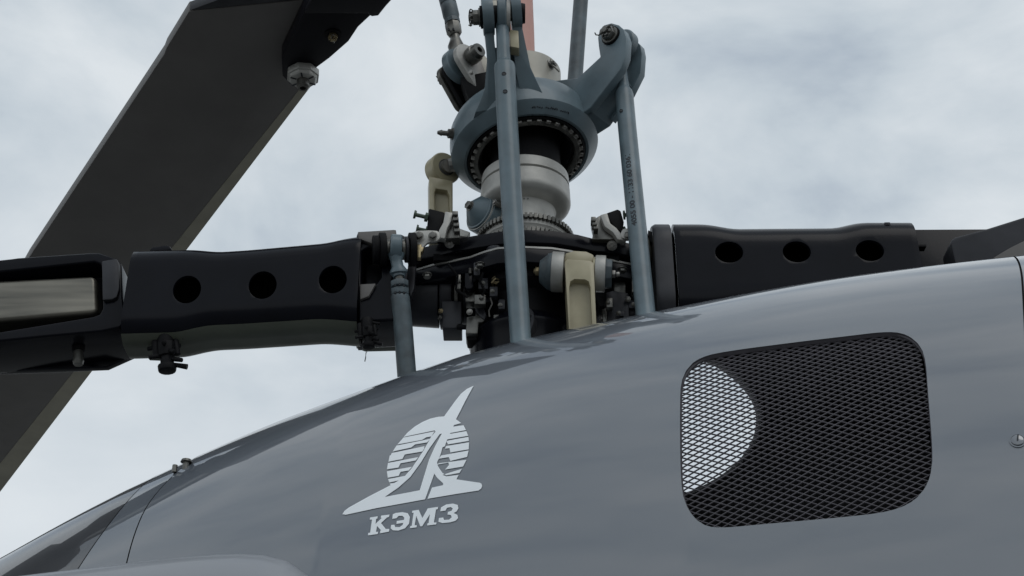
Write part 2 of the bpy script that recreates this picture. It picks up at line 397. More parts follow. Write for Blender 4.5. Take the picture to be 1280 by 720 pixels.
# dark bay with a round see-through pipe
bayd = .30; bm_ = MB()
wn = Vector(bil(NRM, *cij)).normalized(); bc = surf(*cij, -bayd)
rimA = [surf(*grow(p, 1.03), -.0115) for p in GRij]; 
rimB = [onp(*proj(surf(*grow(p, 1.25), -.02))[:2], bc, wn) for p in GRij]
bm_.rings([rimA, [r+(-wn)*.03+(r-surf(*cij)).normalized()*.05 for r in rimA], rimB], True, False)
part('bay_wall', bm_, 'dark', HEL)
HOLE = chaikin([(953, 517), (949, 548), (930, 577), (900, 601), (855, 623), (810, 622), (775, 600), (760, 560), (765, 510), (785, 470), (820, 448), (860, 438), (895, 449), (925, 470), (945, 494)], 2)
hl = [onp(x, y, bc, wn) for x, y in HOLE]
uu = Z3.cross(wn).normalized(); vv = wn.cross(uu)
xy = [((p-bc).dot(uu), (p-bc).dot(vv)) for p in rimB]; hx = [((p-bc).dot(uu), (p-bc).dot(vv)) for p in hl]
ro = len(xy); vs = [Vector(p) for p in xy]+[Vector(p) for p in hx]
ed = [(i, (i+1) % ro) for i in range(ro)]+[(ro+i, ro+(i+1) % len(hx)) for i in range(len(hx))]
r_ = geometry.delaunay_2d_cdt(vs, ed, [list(range(ro))], 1, 1e-6)
bw = MB(); bw.v = [bc+uu*p.x+vv*p.y for p in r_[0]]; H2 = hx
for f in r_[2]:
    c = sum((r_[0][k] for k in f), Vector((0, 0)))/len(f)
    if float(sdf(hx, np.array([[c.x]]), np.array([[c.y]]))[0, 0]) > 0: bw.f.append(tuple(f))
part('bay_back_wall', bw, 'dark', HEL)
hc = sum(hl, Vector())/len(hl)
pp = MB(); pp.rings([hl, [p+pax*.9+(p-hc)*.25 for p in hl]], True, False); part('exhaust_pipe', pp, 'dark', HEL)
# emblem and lettering
def decal(name, polys, lab=None, off=.0012):
    mb = MB()
    for poly, holes in polys:
        pj = pmap(poly); pts = [Vector(p) for p in pj]; n = len(pts); ed = [(i, (i+1) % n) for i in range(n)]
        xs = [p[0] for p in pj]; ys = [p[1] for p in pj]; hj = []
        for h in holes:
            q = pmap(h); b = len(pts); pts += [Vector(p) for p in q]; ed += [(b+i, b+(i+1) % len(q)) for i in range(len(q))]; hj.append(q)
        gx = np.arange(math.ceil(min(xs)), max(xs), 2.0); gy = np.arange(math.ceil(min(ys)), max(ys), 2.0)
        if len(gx) and len(gy):
            A, B = np.meshgrid(gx+.31, gy+.17, indexing='ij'); D = sdf(pj, A, B)
            for a, b_, d_ in zip(A.ravel(), B.ravel(), D.ravel()):
                if d_ < -.25: pts.append(Vector((a, b_)))
        r = geometry.delaunay_2d_cdt(pts, ed, [list(range(n))], 1, 1e-6)
        b = len(mb.v); mb.v += [surf(p.x, p.y, off) for p in r[0]]
        for f in r[2]:
            c = sum((r[0][k] for k in f), Vector((0, 0)))/len(f); X_, Y_ = np.array([[c.x]]), np.array([[c.y]])
            if all(float(sdf(h, X_, Y_)[0, 0]) > 0 for h in hj): mb.f.append(tuple(b+k for k in f))
    return part(name, mb, 'white', HEL, ang=80, label=lab)
zc2 = lambda X, Y: (470+X/7.2, 475+Y/7.2)       # traced from two enlargements
zd = lambda X, Y: (420+X/6.0, 560+Y/6.0)
blade = [zc2(*p) for p in [(880, 57), (865, 90), (840, 130), (800, 205), (760, 285), (722, 358), (770, 392), (762, 402), (700, 413), (697, 425), (785, 410), (812, 455), (672, 483), (668, 492), (820, 466), (832, 506), (640, 545), (640, 552), (835, 515), (838, 552), (652, 583), (635, 560), (622, 600), (838, 563), (836, 630), (672, 655), (665, 618), (612, 630), (585, 682), (590, 690), (836, 640), (822, 700), (800, 722)]]
em1 = [zd(*p) for p in [(1000, 0), (990, 22), (860, 42), (852, 8), (812, 12), (788, 58), (850, 50)]]
# emblem in pieces: top cap + wing blade, left bars, right bars, centre mast, left wing, right wing
TR = []
TR.append(([zc2(*p) for p in [(880, 57), (820, 85), (765, 130), (710, 200), (660, 270), (615, 332), (560, 336), (490, 352), (420, 382), (350, 424), (290, 474), (252, 516), (530, 458), (538, 470), (500, 512)]] +
           [zd(*p) for p in [(660, 20), (620, 80), (572, 152), (520, 212), (470, 248), (405, 285), (250, 365), (100, 448), (65, 475), (50, 500), (75, 504), (300, 455), (670, 388), (738, 200), (735, 190)]] +
           [zd(*p) for p in [(765, 135), (760, 110), (775, 80), (790, 40), (800, 0)]] +
           [zc2(*p) for p in [(622, 600), (640, 548), (668, 488), (697, 425), (705, 410), (770, 392), (722, 358), (760, 285), (800, 205), (840, 130)]],
          [[zc2(*p) for p in [(595, 486), (575, 492)]] + [zd(*p) for p in [(700, 10), (640, 110), (560, 220), (470, 300), (368, 370), (630, 320), (700, 90), (745, -10)]]]))
LB = [[(250, 523), (238, 535), (195, 584), (445, 540), (495, 512), (520, 470)]]
def b2(*p): return [zc2(*q) for q in p]
def b3(*p): return [zd(*q) for q in p]
TR += [(b2((250, 522), (195, 584), (418, 543), (455, 520), (500, 512), (530, 466)), []),
       (b2((188, 594), (152, 648), (318, 612), (355, 584), (462, 566), (490, 534)), []),
       (b2((144, 662), (118, 722), (242, 700), (262, 672), (415, 643), (440, 600)), []),
       (b3((405, 60), (395, 106), (500, 86), (518, 52), (650, 30), (668, 0), (560, 12)), []),
       (b3((392, 116), (384, 163), (470, 150), (487, 118), (600, 97), (618, 72)), []),
       (b3((384, 178), (390, 226), (472, 212), (487, 182), (548, 172), (572, 144)), []),
       (b3((393, 237), (402, 262), (500, 240), (520, 212)), []),
       (b3((404, 270), (415, 288), (470, 262)), []),
       (b2((790, 412), (812, 455), (668, 482), (697, 424)), []),
       (b2((815, 464), (832, 506), (640, 540), (664, 490)), []),
       (b2((834, 516), (838, 552), (652, 583), (640, 566), (640, 552)), []),
       (b2((839, 565), (837, 628), (672, 656), (664, 618), (624, 622), (630, 600)), []),
       (b3((996, 22), (985, 70), (860, 100), (848, 72), (772, 84), (790, 60)), []),
       (b3((980, 92), (955, 142), (820, 165), (850, 130), (845, 112), (760, 128), (772, 118)), []),
       (b3((945, 160), (928, 190), (830, 208), (800, 190), (776, 155), (765, 135), (740, 150), (735, 190), (762, 228), (805, 268), (805, 282), (722, 300), (688, 384), (900, 348), (1070, 322), (1090, 308), (1098, 288), (1092, 270), (1080, 264), (905, 238), (922, 205), (830, 216), (800, 205)), [])]
decal('emblem', TR, 'white winged disc emblem')
K_ = b3((258, 524), (315, 515), (313, 532), (304, 534), (298, 572), (345, 528), (338, 526), (341, 510), (403, 502), (400, 520), (385, 524), (340, 566), (375, 610), (402, 610), (400, 630), (332, 642), (335, 622), (340, 620), (310, 588), (302, 632), (318, 632), (315, 648), (242, 658), (244, 640), (258, 638), (272, 540), (256, 540))
E_ = b3((428, 500), (450, 490), (500, 484), (540, 492), (556, 520), (550, 570), (520, 605), (470, 622), (428, 620), (412, 604), (416, 580), (440, 578), (446, 596), (480, 596), (502, 580), (506, 565), (455, 572), (458, 550), (512, 542), (514, 525), (500, 512), (472, 512), (455, 530), (424, 534))
M_ = b3((574, 474), (622, 466), (650, 528), (690, 456), (768, 444), (765, 462), (752, 464), (736, 562), (756, 562), (753, 576), (686, 584), (688, 568), (696, 566), (706, 500), (648, 590), (634, 590), (604, 512), (592, 582), (608, 582), (606, 598), (556, 604), (560, 588), (570, 586), (584, 488), (572, 490))
Z_ = b3((790, 448), (830, 426), (880, 420), (915, 430), (920, 456), (905, 480), (885, 490), (912, 505), (918, 528), (900, 548), (860, 560), (800, 566), (770, 556), (774, 528), (806, 524), (812, 542), (850, 540), (870, 522), (862, 505), (838, 502), (842, 482), (868, 474), (878, 456), (862, 446), (834, 452), (824, 472), (784, 478))
for l_, p_ in (('К', K_), ('Э', E_), ('М', M_), ('З', Z_)): decal('letter', [(p_, [])], 'white slab-serif letter ' + l_)
# slotted fastener, antenna stud, intake fairing
fi = pix2ij(1272, 551); fp = surf(*fi); fn = Vector(bil(NRM, *fi)).normalized()
fb = MB(); fb.loop(fp, fn, [(.0118, -.002), (.0118, .0015), (.0098, .0015), (.0098, -.002)], 28); fo = part('fastener', fb, 'body', HEL)
fb = MB(); fb.lathe(fp, fn, [(.0088, -.002), (.0088, .0022), (.0075, .003), (0.0001, .003)], 28); part('fastener_head', fb, 'body', fo)
fb = MB(); fb.box(fp+fn*.003, Z3.cross(fn)*.0011+Z3*0, (Z3+Z3.cross(fn)*.25)*.0082, fn*.0004); part('slot', fb, 'ink', fo)
si = pix2ij(232, 584); st = surf(*si); sb = MB(); sb.cyl(st-Z3*.01, st+Z3*.012, .006, n=10); sb.cyl(st+Z3*.010, st+Z3*.015, .011, .009, n=12); sb.cyl(st+Vector((-.02, 0, -.01)), st+Vector((-.02, 0, .004)), .005, n=8)
part('drain_stud', sb, 'dsteel', HEL)
bu = MB(); bc_ = surf(*pix2ij(150, 745), .0); e_ = surf(*pix2ij(417, 722), 0); 
Lh = 1.0; 
def fair(px_end, py_end):
    # half-sunk bulge: rounded end to the right, long body to the left, top line rising to the right
    ex = (AXD + Z3*.0).normalized(); c = e_ - ex*.80 - Z3*.118
    R = []; n = 40
    for k in range(41):
        t = -1+2*k/40; xx = t*.80; q = (1-abs(t)**(13 if t > 0 else 3))**(.5) if abs(t) < 1 else 0
        R.append([c+ex*xx + (LAT*cos(2*pi*j/n)*.085 + Z3*sin(2*pi*j/n)*.175)*max(q, .001) + Z3*(-.03*(t-1)**2*.5+.0) for j in range(n)])
    return R
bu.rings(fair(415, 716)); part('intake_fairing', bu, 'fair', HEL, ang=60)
# ------------------------------------------------------------------ rotor head
def axp(z): return Vector((MX, MY, z))
def znear(r, y): return zat(657, y, MY-r)
# drive spool (cast aluminium)
z_t = znear(.1, 193); z_g = znear(.1, 206); z_b = znear(.1, 226); z_n = znear(.066, 262)
SP = empty('rotor_mast_spool', axp(znear(.1, 292)), 'cast aluminium flanged spool under the collar, with toothed ring at its foot', 'rotor spool')
mb = MB(); mb.lathe(axp(0), Z3, [(.070, z_t+.004), (.095, z_t+.004), (.100, z_t), (.1015, z_g+.003), (.0965, z_g+.001), (.0965, z_g-.002), (.1020, z_g-.004), (.1035, z_b+.006), (.1035, z_b), (.101, z_b-.006), (.092, z_b-.014), (.080, z_b-.019), (.070, z_b-.022), (.0665, z_b-.028), (.065, z_n-.01), (.072, z_n-.02), (.070, z_n-.045)], 72)
part('spool', mb, 'silver', SP, ang=30)
for px_, py_ in ((681, 232), (606, 247)):
    c = onp(px_, py_, axp(0)+Vector((0, -.082, 0)), -Y3); n_ = (c-axp(c.z)).normalized(); c = axp(c.z)+n_*.092
    c.z += .0; mb = MB(); mb.cyl(c-n_*.02, c+n_*.002, .0075, n=16); part('drain_plug', mb, 'dsteel', SP)
    bolt(SP, c+n_*.001, n_, .0038, 'steel')
mb = MB()
for k, (x, y, a, b) in enumerate([(648, 236, 6, 1.2), (652, 240, 1.2, 7), (658, 241, 4, 1.2), (650, 246, 1.2, 5), (655, 247, 1.2, 5), (660, 247, 1.2, 5)]):
    c = onp(x, y, axp(0)+Vector((0, -.0672, 0)), -Y3); mb.box(c, X3*a*.0008, Z3*b*.0009, Y3*.0012)
part('stamped_mark', mb, 'ink', SP)
zr = znear(.107, 270)
mb = MB(); mb.lathe(axp(0), Z3, [(.066, zr+.022), (.088, zr+.016), (.100, zr+.004), (.100, zr-.012), (.094, zr-.02), (.093, zr-.05)], 72); part('lower_flange', mb, 'silver', SP)
mb = MB()
for k in range(64):
    a = 2*pi*k/64; u = Vector((cos(a), sin(a), 0)); mb.box(axp(zr+.003)+u*.104, u*.005, Vector((-u.y, u.x, 0))*.0031, Z3*.006)
mb.loop(axp(0), Z3, [(.098, zr+.010), (.106, zr+.006), (.106, zr+.001), (.098, zr)], 64)
part('toothed_ring', mb, 'dsteel', SP, kind='stuff')
mb = MB(); z2 = znear(.1, 288)
for k in range(64):
    a = 2*pi*(k+.5)/64; u = Vector((cos(a), sin(a), 0)); mb.box(axp(z2+.003)+u*.100, u*.006, Vector((-u.y, u.x, 0))*.0029, Z3*.006)
mb.loop(axp(0), Z3, [(.085, z2+.008), (.100, z2+.008), (.100, z2-.01), (.085, z2-.01)], 64)
part('lower_toothed_ring', mb, 'dsteel', SP, kind='stuff')

# swashplate collar (blue-grey)
CC = P(657, 188, 3.2); CC = Vector((MX, MY, zat(657, 188, MY)))
rl = radians(8.5); e1 = Vector((cos(rl), 0, sin(rl))); tl = radians(6)
e2 = (Y3*cos(tl) - Z3*sin(tl)); e2 = (e2 - e1*e2.dot(e1)).normalized(); NN = e1.cross(e2).normalized()
SW = empty('swashplate_collar', CC, 'blue-grey tilted collar with forked arms and notched inner ring, round the mast', 'swashplate')
mb = MB(); mb.loop(CC, NN, [(.173, .0), (.1735, .030), (.169, .062), (.160, .080), (.150, .087), (.10, .087), (.10, .04), (.134, .034), (.137, -.018), (.141, -.022), (.147, -.0225), (.170, -.004)], 96)
part('collar', mb, 'blue', SW, ang=28)
mb = MB(); mb.loop(CC, NN, [(.138, .03), (.138, -.024), (.134, -.026), (.131, -.022), (.126, .0), (.126, .03)], 80); part('seal_ring', mb, 'rubber', SW)
mb = MB(); mb.loop(CC, NN, [(.127, .0), (.127, -.026), (.122, -.028), (.115, -.028), (.112, -.024), (.112, .02)], 80); part('bearing_nut', mb, 'dsteel', SW)
def tab(m): m.box(O0, X3*.0042, Y3*.0055, Z3*.0035)
TAB = shared('ring_tab', tab, 'steel', .0008)
for k in range(36):
    a = 2*pi*k/36+.05; u = e1*cos(a)+e2*sin(a); place('ring_tab', TAB, SW, CC+u*.1285-NN*.0265, NN, 0).rotation_euler = Matrix((u, NN.cross(u), NN)).transposed().to_euler()
mb = MB(); mb.loop(CC, NN, [(.113, .02), (.113, -.012), (.107, -.016), (.103, -.010), (.098, .03), (.098, .06)], 72); part('inner_race', mb, 'dull', SW)
mb = MB(); mb.lathe(CC, NN, [(.112, .03), (.085, .05), (.07, .05)], 48); part('inner_cover', mb, 'rubber', SW)
mb = MB(); mb.lathe(axp(0), Z3, [(.082, z_t-.02), (.082, CC.z+.10)], 48); part('sliding_sleeve', mb, 'rubber', SW)
mb = MB(); zs = znear(.088, 61); mb.lathe(axp(0), Z3, [(.086, CC.z+.05), (.087, zs-.006), (.083, zs), (.072, zs), (.07, zs-.05)], 64); part('upper_sleeve', mb, 'beige', SW)
c = onp(691, 80, axp(0)+Vector((0, -.065, 0)), -Y3); n_ = (c-axp(c.z)).normalized(); c = axp(c.z)+n_*.086
nut(SW, c, n_, .0085, 'dsteel')
mb = MB(); mb.tube([c+n_*.006+Vector((-.018, 0, .022)), c+n_*.01+Vector((-.014, 0, .005)), c+n_*.012+Vector((.0, 0, -.012)), c+n_*.008+Vector((.014, 0, -.024))], .0022, 8); part('split_pin', mb, 'dsteel', SW)
# grease nipple on the left and stud
a = radians(198); u = (e1*cos(a)+e2*sin(a)).normalized(); c = CC+u*.163+NN*.03
mb = MB(); mb.cyl(c, c+u*.012, .014, n=20); mb.cyl(c+u*.012, c+u*.021, .011, n=6); mb.cyl(c+u*.021, c+u*.036, .006, n=12); mb.cyl(c+u*.036, c+u*.046, .0075, .004, n=12)
part('grease_nipple', mb, 'dsteel', SW)
# front fork arm
TRIM = MB().lathe(CC, NN, [(.0005, -.4), (.45, -.4), (.45, .001), (.1722, .001), (.147, -.019), (.138, -.015), (.133, .03), (.0005, .03)], 64, True)
def union(name, mbs, m, par, bevel, cut=()):        # fuse overlapping solids into one part
    org = wl(par); o = None; tmp = []
    for k, q in enumerate(mbs):
        x = bpy.data.objects.new('u', mesh_of('u', q, M[m], org)); col.objects.link(x)
        if k == 0: o = x
        else:
            md = o.modifiers.new('u', 'BOOLEAN'); md.operation = 'UNION'; md.solver = 'EXACT'; md.object = x; tmp.append(x)
    for q in cut:
        x = bpy.data.objects.new('u', mesh_of('u', q, M[m], org)); col.objects.link(x)
        md = o.modifiers.new('u', 'BOOLEAN'); md.operation = 'DIFFERENCE'; md.solver = 'EXACT'; md.object = x; tmp.append(x)
    md = o.modifiers.new('v', 'BEVEL'); md.width = bevel; md.segments = 3; md.limit_method = 'ANGLE'; md.angle_limit = radians(32)
    dg = bpy.context.evaluated_depsgraph_get(); dg.update(); me = bpy.data.meshes.new_from_object(o.evaluated_get(dg)); o.modifiers.clear(); o.data = me
    for x in tmp: bpy.data.objects.remove(x, do_unlink=True)
    shade(me); o.name = name; me.name = name; o.parent = par; o['_w'] = list(org); return o
YF = 2.562; FN = Vector((0, -1, -.42)).normalized(); FC = (630, 130)
YP = -2.49
LUGL = MB().plate([(602, 10), (605, 4), (613, 4), (616, 9), (618, 50), (622, 90), (634, 160), (585, 160), (600, 128), (609, 104), (609, 80), (607, 50)], -YF, .09, FN, FC)
LUGR = MB().plate([(639, 4), (642, 0), (648, 0), (650, 4), (653, 36), (663, 84), (674, 108), (700, 160), (660, 160), (652, 120), (645, 90), (641, 50)], -YF, .09, FN, FC)
WEB = MB().plate([(610, 60), (650, 58), (668, 100), (690, 160), (590, 160), (606, 108)], -(YF+.04), .07, FN, FC)
union('fork_lug', [LUGL, MB().cyl(P(603, 21, YP), P(616.5, 20, YP), .043, n=32)], 'blue', SW, .003, [TRIM])
union('fork_lug', [LUGR, MB().cyl(P(638.5, 15, YP), P(650.5, 14, YP), .043, n=32)], 'blue', SW, .003, [TRIM])
part('fork_web', WEB, 'blue', SW, .003, cut=[TRIM])
mb = MB(); mb.plate([(637, 37), (648, 38), (649, 60), (638, 58)], YP, .03); part('bushing_block', mb, 'olive', SW, .002)
mb = MB(); mb.cyl(P(597, 22, YP), P(655, 18, YP), .0135, n=20); part('pivot_pin', mb, 'dsteel', SW)
mb = MB(); mb.cyl(P(616.8, 21, YP), P(621.5, 21, YP), .026, n=24); mb.cyl(P(633.5, 20, YP), P(637.5, 20, YP), .026, n=24); part('pin_spacer', mb, 'rubber', SW)
mb = MB(); mb.cyl(P(633, 20, YP), P(638, 20, YP), .036, n=24); part('spherical_bearing', mb, 'silver', SW)
ax_ = (P(597, 22, YP)-P(616, 21, YP)).normalized()
mb = MB(); mb.cyl(P(603, 21.5, YP), P(600.2, 21.7, YP), .026, n=24); part('washer', mb, 'rubber', SW)
nut(SW, P(600, 21.7, YP), ax_, .0165, 'dsteel', .3)
mb = MB(); mb.cyl(P(650, 17, YP), P(656.5, 17, YP), .025, .022, n=24); part('pin_head', mb, 'rubber', SW)
mb = MB(); mb.loop(P(648, 114, -(YF+.010)), -Y3, [(.011, .0), (.011, .003), (.009, .003), (.009, .0)], 24); part('stamped_ring', mb, 'blued', SW)
# side fork arm (right)
an = Vector((-.62, -.785, 0)).normalized(); B0 = P(764, 45, -2.56); sh = -an*.086
def aplate(mb, pix, off, t): mb.extr([onp(x, y, B0, an)-an*off for x, y in pix], -an*t); return mb
armp = [(747, 47), (749, 37), (755, 31), (764, 28.5), (773, 31), (780, 37), (783.5, 48), (782, 70), (776, 86), (764, 101), (733, 141), (728, 165), (690, 165), (690, 101), (722, 97), (750, 71), (748, 58)]
part('fork_lug', aplate(MB(), armp, 0, .022), 'blue', SW, .003, segs=3, cut=[TRIM])
part('fork_lug', aplate(MB(), [(747, 47), (749, 37), (755, 31), (764, 28.5), (773, 31), (779, 37), (781, 48), (779, 72), (766, 98), (742, 132), (730, 120), (752, 71), (748, 58)], .070, .018), 'blue', SW, .003, segs=3, cut=[TRIM])
part('arm_web', aplate(MB(), [(720, 99), (748, 76), (760, 76), (768, 90), (732, 141), (728, 165), (690, 165), (690, 103)], .01, .076), 'blue', SW, .002, cut=[TRIM])
mb = MB(); mb.cyl(B0-an*-.004, B0-an*.092, .013, n=20); part('pivot_pin', mb, 'dsteel', SW)
mb = MB(); mb.cyl(B0+an*.0, B0+an*.004, .024, n=28); part('washer', mb, 'rubber', SW)
nut(SW, B0+an*.004, an, .0165, 'dsteel', .2)
# side wall flats of the collar
#mb = MB(); mb.plate([(660, 92), (706, 100), (722, 100), (740, 160), (700, 165), (660, 165)], -2.558, .05, Vector((.22, -1, 0))); part('collar_flat', mb, 'blue', SW, .006, segs=3, cut=[TRIM])
mb = MB()
random.seed(5)
for k in range(18):
    a = radians(-84+k*1.9); u = e1*cos(a)+e2*sin(a); t_ = e1*-sin(a)+e2*cos(a)
    if k % 7 != 5: 
        for q in range(2): mb.box(CC+u*(.1590+random.uniform(-.0022, .0022))-NN*.0142+t_*(q*.0018-.0009), u*random.uniform(.0008, .0026), t_*.0006, NN*.0009)
part('stamped_lettering', mb, 'ink', SW)

# rear link clevis on the left of the collar
CL = empty('trim_link_clevis', P(590, 118, -2.72), 'dark steel clevis with silver lug and hollow round pin head, left of the collar', 'clevis')
ca_, cb_ = P(553, 101, -2.73), P(597, 64, -2.63); cx = (cb_-ca_).normalized(); cl = (cb_-ca_).length
def cp(t): return ca_+cx*cl*t
foot = P(597, 114, -2.69)
def cl_lug(name, t, ra, th, m, rb=.03): 
    mb = MB(); mb.lug(cp(t), cp(t)+(foot-cp(.5)), cx, ra, rb, th); return part(name, mb, m, CL, .002)
cl_lug('outer_lug', .12, .027, .012, 'dsteel', .018); cl_lug('inner_lug', .27, .028, .012, 'rubber', .02); cl_lug('silver_lug', .72, .040, .014, 'silver', .024)
mb = MB(); mb.cyl(cp(-.02), cp(.99), .011, n=20); part('pin', mb, 'dsteel', CL)
mb = MB(); mb.loop(cp(0), cx, [(.009, cl*.80), (.0205, cl*.80), (.0215, cl*.82), (.0215, cl*.95), (.0185, cl*.965), (.0185, cl*1.03), (.017, cl*1.06), (.0075, cl*1.06), (.0075, cl*.9)], 32); part('pin_head', mb, 'dsteel', CL)
nut(CL, cp(.10), -cx, .0135, 'dsteel', .4)
mb = MB(); mb.plate([(588, 62), (604, 66), (612, 76), (612, 112), (600, 106), (590, 90)], -2.70, .05); part('bracket', mb, 'beige', CL, .003)
mb = MB(); mb.plate([(575, 96), (612, 88), (612, 126), (586, 124)], -2.66, .05); part('bracket_block', mb, 'rubber', CL, .004)
bolt(CL, P(589, 91, -2.60), Vector((-.3, -.9, -.2)), .005, 'steel')
mb = MB(); mb.cyl(P(579, 118, -2.8), P(583, 150, -2.8), .008, n=12); part('stay', mb, 'dsteel', CL)

# ------------------------------------------------------------------ push rods and links
def rod(name, label, eye, eyeax, pts, mats, grp=None, cat='control rod', eye_r=.026, eye_w=.016, hole=.012):
    e_ = empty(name, pts[-1][0], label, cat, grp)
    mb = MB(); mb.loop(eye, eyeax.normalized(), [(hole, -eye_w/2), (eye_r-.003, -eye_w/2), (eye_r, -eye_w/2+.003), (eye_r, eye_w/2-.003), (eye_r-.003, eye_w/2), (hole, eye_w/2)], 32)
    part('rod_eye', mb, mats[0], e_)
    return e_
def barrel(e_, prof, m, name='rod_tube', n=32):      # prof: list of (px, py, d, radius)
    mb = MB(); mb.tube([P(x, y, d) for x, y, d, r in prof], [r for *_, r in prof], n); return part(name, mb, m, e_, ang=40)
# centre front rod
R1 = rod('push_rod', 'long blue-grey push rod in front of the mast, running from front fork to cowling', P(627.5, 19, YP), X3, [(P(650, 425, -2.46), 0)], ['blue'], 'blue-grey push rods', eye_r=.042, eye_w=.021)
barrel(R1, [(627.5, 30, YP, .0150), (628.5, 44, YP, .0150), (629, 60, YP, .0150), (630, 80, YP, .0155)], 'blue', 'rod_neck')
barrel(R1, [(630.2, 77, YP, .0150), (630.6, 82, YP, .0228), (631, 85, YP, .0238), (632, 110, -2.485, .0230), (640, 260, -2.475, .0220), (650.5, 420, -2.46, .0207), (652.5, 445, -2.45, .0207)], 'blue')
def dot(e_, x, y, yc, r_, r=.0035, m='ink'):
    c = P(x, y, -(yc-r_-.0012)); mb = MB(); mb.loop(c+Y3*.004, -Y3, [(r*1.0, 0), (r*1.5, 0), (r*1.5, .004), (r*1.25, .0046), (r*1.0, .0035)], 20); mb.cyl(c+Y3*.004, c+Y3*.0002, r, n=16)
    return part('rivet_hole', mb, m, e_)
dot(R1, 630, 92, 2.488, .0237); dot(R1, 631.5, 114, 2.485, .0237); dot(R1, 648.5, 397, 2.466, .0214)
# right rod
e2c = B0-an*.045; ex_, ey_, _d = proj(e2c); YR = e2c.y
R2 = rod('push_rod', 'stamped blue-grey push rod hanging from the right fork arm, right of the mast', e2c, an, [(P(811, 395, -2.5), 0)], ['blue'], 'blue-grey push rods', eye_r=.040, eye_w=.022)
barrel(R2, [(ex_+1, ey_+14, -YR, .013), (777, 88, -YR, .0125), (779, 106, -YR, .0135), (780, 114, -YR, .014)], 'blue', 'rod_neck')
barrel(R2, [(779.8, 111, -YR, .015), (780, 115, -YR, .0195), (780.5, 119, -YR, .0208), (784, 160, -(YR-.01), .0208), (797, 292, -(YR-.06), .0204), (807, 392, -(YR-.10), .0200), (810, 420, -(YR-.11), .020)], 'blue')
for x, y in ((776.5, 138), (786.5, 131)): dot(R2, x, y, YR-.004-(.0 if x < 780 else -.004), .0208, .0026)
cu = bpy.data.curves.new('stamp', 'FONT'); cu.body = '4055 00 - 1133 60 0361'; cu.size = .0155; cu.offset = .0004; cu.extrude = .0003; co = bpy.data.objects.new('t', cu); col.objects.link(co)
bpy.context.evaluated_depsgraph_get().update(); me = bpy.data.meshes.new_from_object(co.evaluated_get(bpy.context.evaluated_depsgraph_get())); bpy.data.objects.remove(co)
A_, B_ = P(797, 292, -(YR-.06)), P(784, 160, -(YR-.01)); dd_ = (B_-A_).normalized(); s_ = dd_.cross(-Y3).normalized(); s_ = s_ if s_.x > 0 else -s_
q_ = s_.cross(dd_).normalized(); q_ = q_ if q_.y < 0 else -q_; sc = (P(787, 222, -YR)-P(797, 288, -(YR-.06))).length/max(v.co.x for v in me.vertices)*1.12
for v in me.vertices:      # wrap the stamp round the tube
    rr = .0208; th = .12+v.co.y/rr
    v.co = A_ + dd_*(v.co.x*sc+.006) - s_*sin(th)*(rr+v.co.z) + q_*cos(th)*(rr+v.co.z) - wl(R2)
me.materials.append(M['ink']); o = bpy.data.objects.new('stamped_number', me); col.objects.link(o); o.parent = R2
# left rod with turnbuckle nuts
EY = P(495, 309, 2.96)
R3 = rod('push_rod', 'short blue-grey push rod with double lock nut, beside the left blade sleeve', EY, Vector((1, .12, 0)), [(P(511, 470, 2.85), 0)], ['blue'], 'blue-grey push rods', eye_r=.027, eye_w=.024, hole=.013)
barrel(R3, [(495, 318, 2.955, .018), (495.5, 326, 2.95, .0125), (497, 333, 2.947, .0125), (498, 338, 2.945, .0175), (498.3, 341, 2.944, .0185), (498.6, 344, 2.943, .0135), (499, 347, 2.94, .0125)], 'blue', 'rod_neck')
barrel(R3, [(498.8, 343, 2.943, .0095), (500, 358, 2.935, .0095)], 'dsteel', 'thread')
for y0_, y1_ in ((352, 359), (361, 369)):
    c0, c1 = P(499.4+(y0_-352)*.04, y0_, 2.94), P(499.8+(y0_-352)*.04, y1_, 2.935); mb = MB(); mb.cyl(c0, c1, .0195, n=8, ph=.3); part('lock_nut', mb, 'blued', R3, .0015)
    for q in range(3):
        x_ = 494+q*5.5; dot(R3, x_, (y0_+y1_)/2+(.6, -.2, .6)[q], 2.51-.004*0+(.006, 0, .006)[q], .0195, .0016)
barrel(R3, [(500.2, 368, 2.933, .0175), (500.3, 372, 2.932, .0195), (500.8, 376, 2.93, .0195), (504, 410, 2.91, .0195), (508.5, 468, 2.875, .0195), (510, 490, 2.86, .0195)], 'blued')
# upper rods
R4 = rod('upper_link_rod', 'segmented blue-grey link rod with steel lock nuts, above the left clevis', cp(.47), cx, [(cp(.47), 0)], ['blue'], None, 'link rod', eye_r=.046, eye_w=.022)
barrel(R4, [(571, 66, -2.69, .017), (570, 58, -2.69, .020), (569.5, 52, -2.69, .015), (569, 47, -2.69, .0115), (568, 40, -2.69, .0115)], 'dsteel', 'threaded_shank')
mb = MB(); mb.tube([P(569, 44.5, -2.69), P(568, 42, -2.69), P(566.5, 34, -2.69), P(566, 31, -2.69)], [.014, .0185, .0195, .0195], 8); part('lock_nut', mb, 'dsteel', R4)
mb = MB(); mb.tube([P(565.9, 30, -2.69), P(565, 25.5, -2.69)], [.0195, .0195], 10); part('lock_nut', mb, 'blued', R4)
barrel(R4, [(565, 25, -2.69, .017), (564, 20, -2.69, .0205), (561, 7, -2.69, .0205), (560.5, 5.5, -2.69, .0185)], 'blued')
barrel(R4, [(560.6, 6, -2.69, .0205), (558, -4, -2.69, .0205), (549, -50, -2.69, .0205)], 'blued')
for x, y in ((561, 31.5), (566.5, 31)): dot(R4, x, y+5, 2.69, .020, .0018)
R5 = empty('upper_link_rod', P(719, 100, -2.84), 'plain blue-grey rod rising behind the mast, between mast and right fork', 'link rod', None)
barrel(R5, [(716, 125, -2.84, .0190), (719, 97, -2.84, .0190), (726, 0, -2.84, .0190), (731, -60, -2.84, .0190)], 'blued')
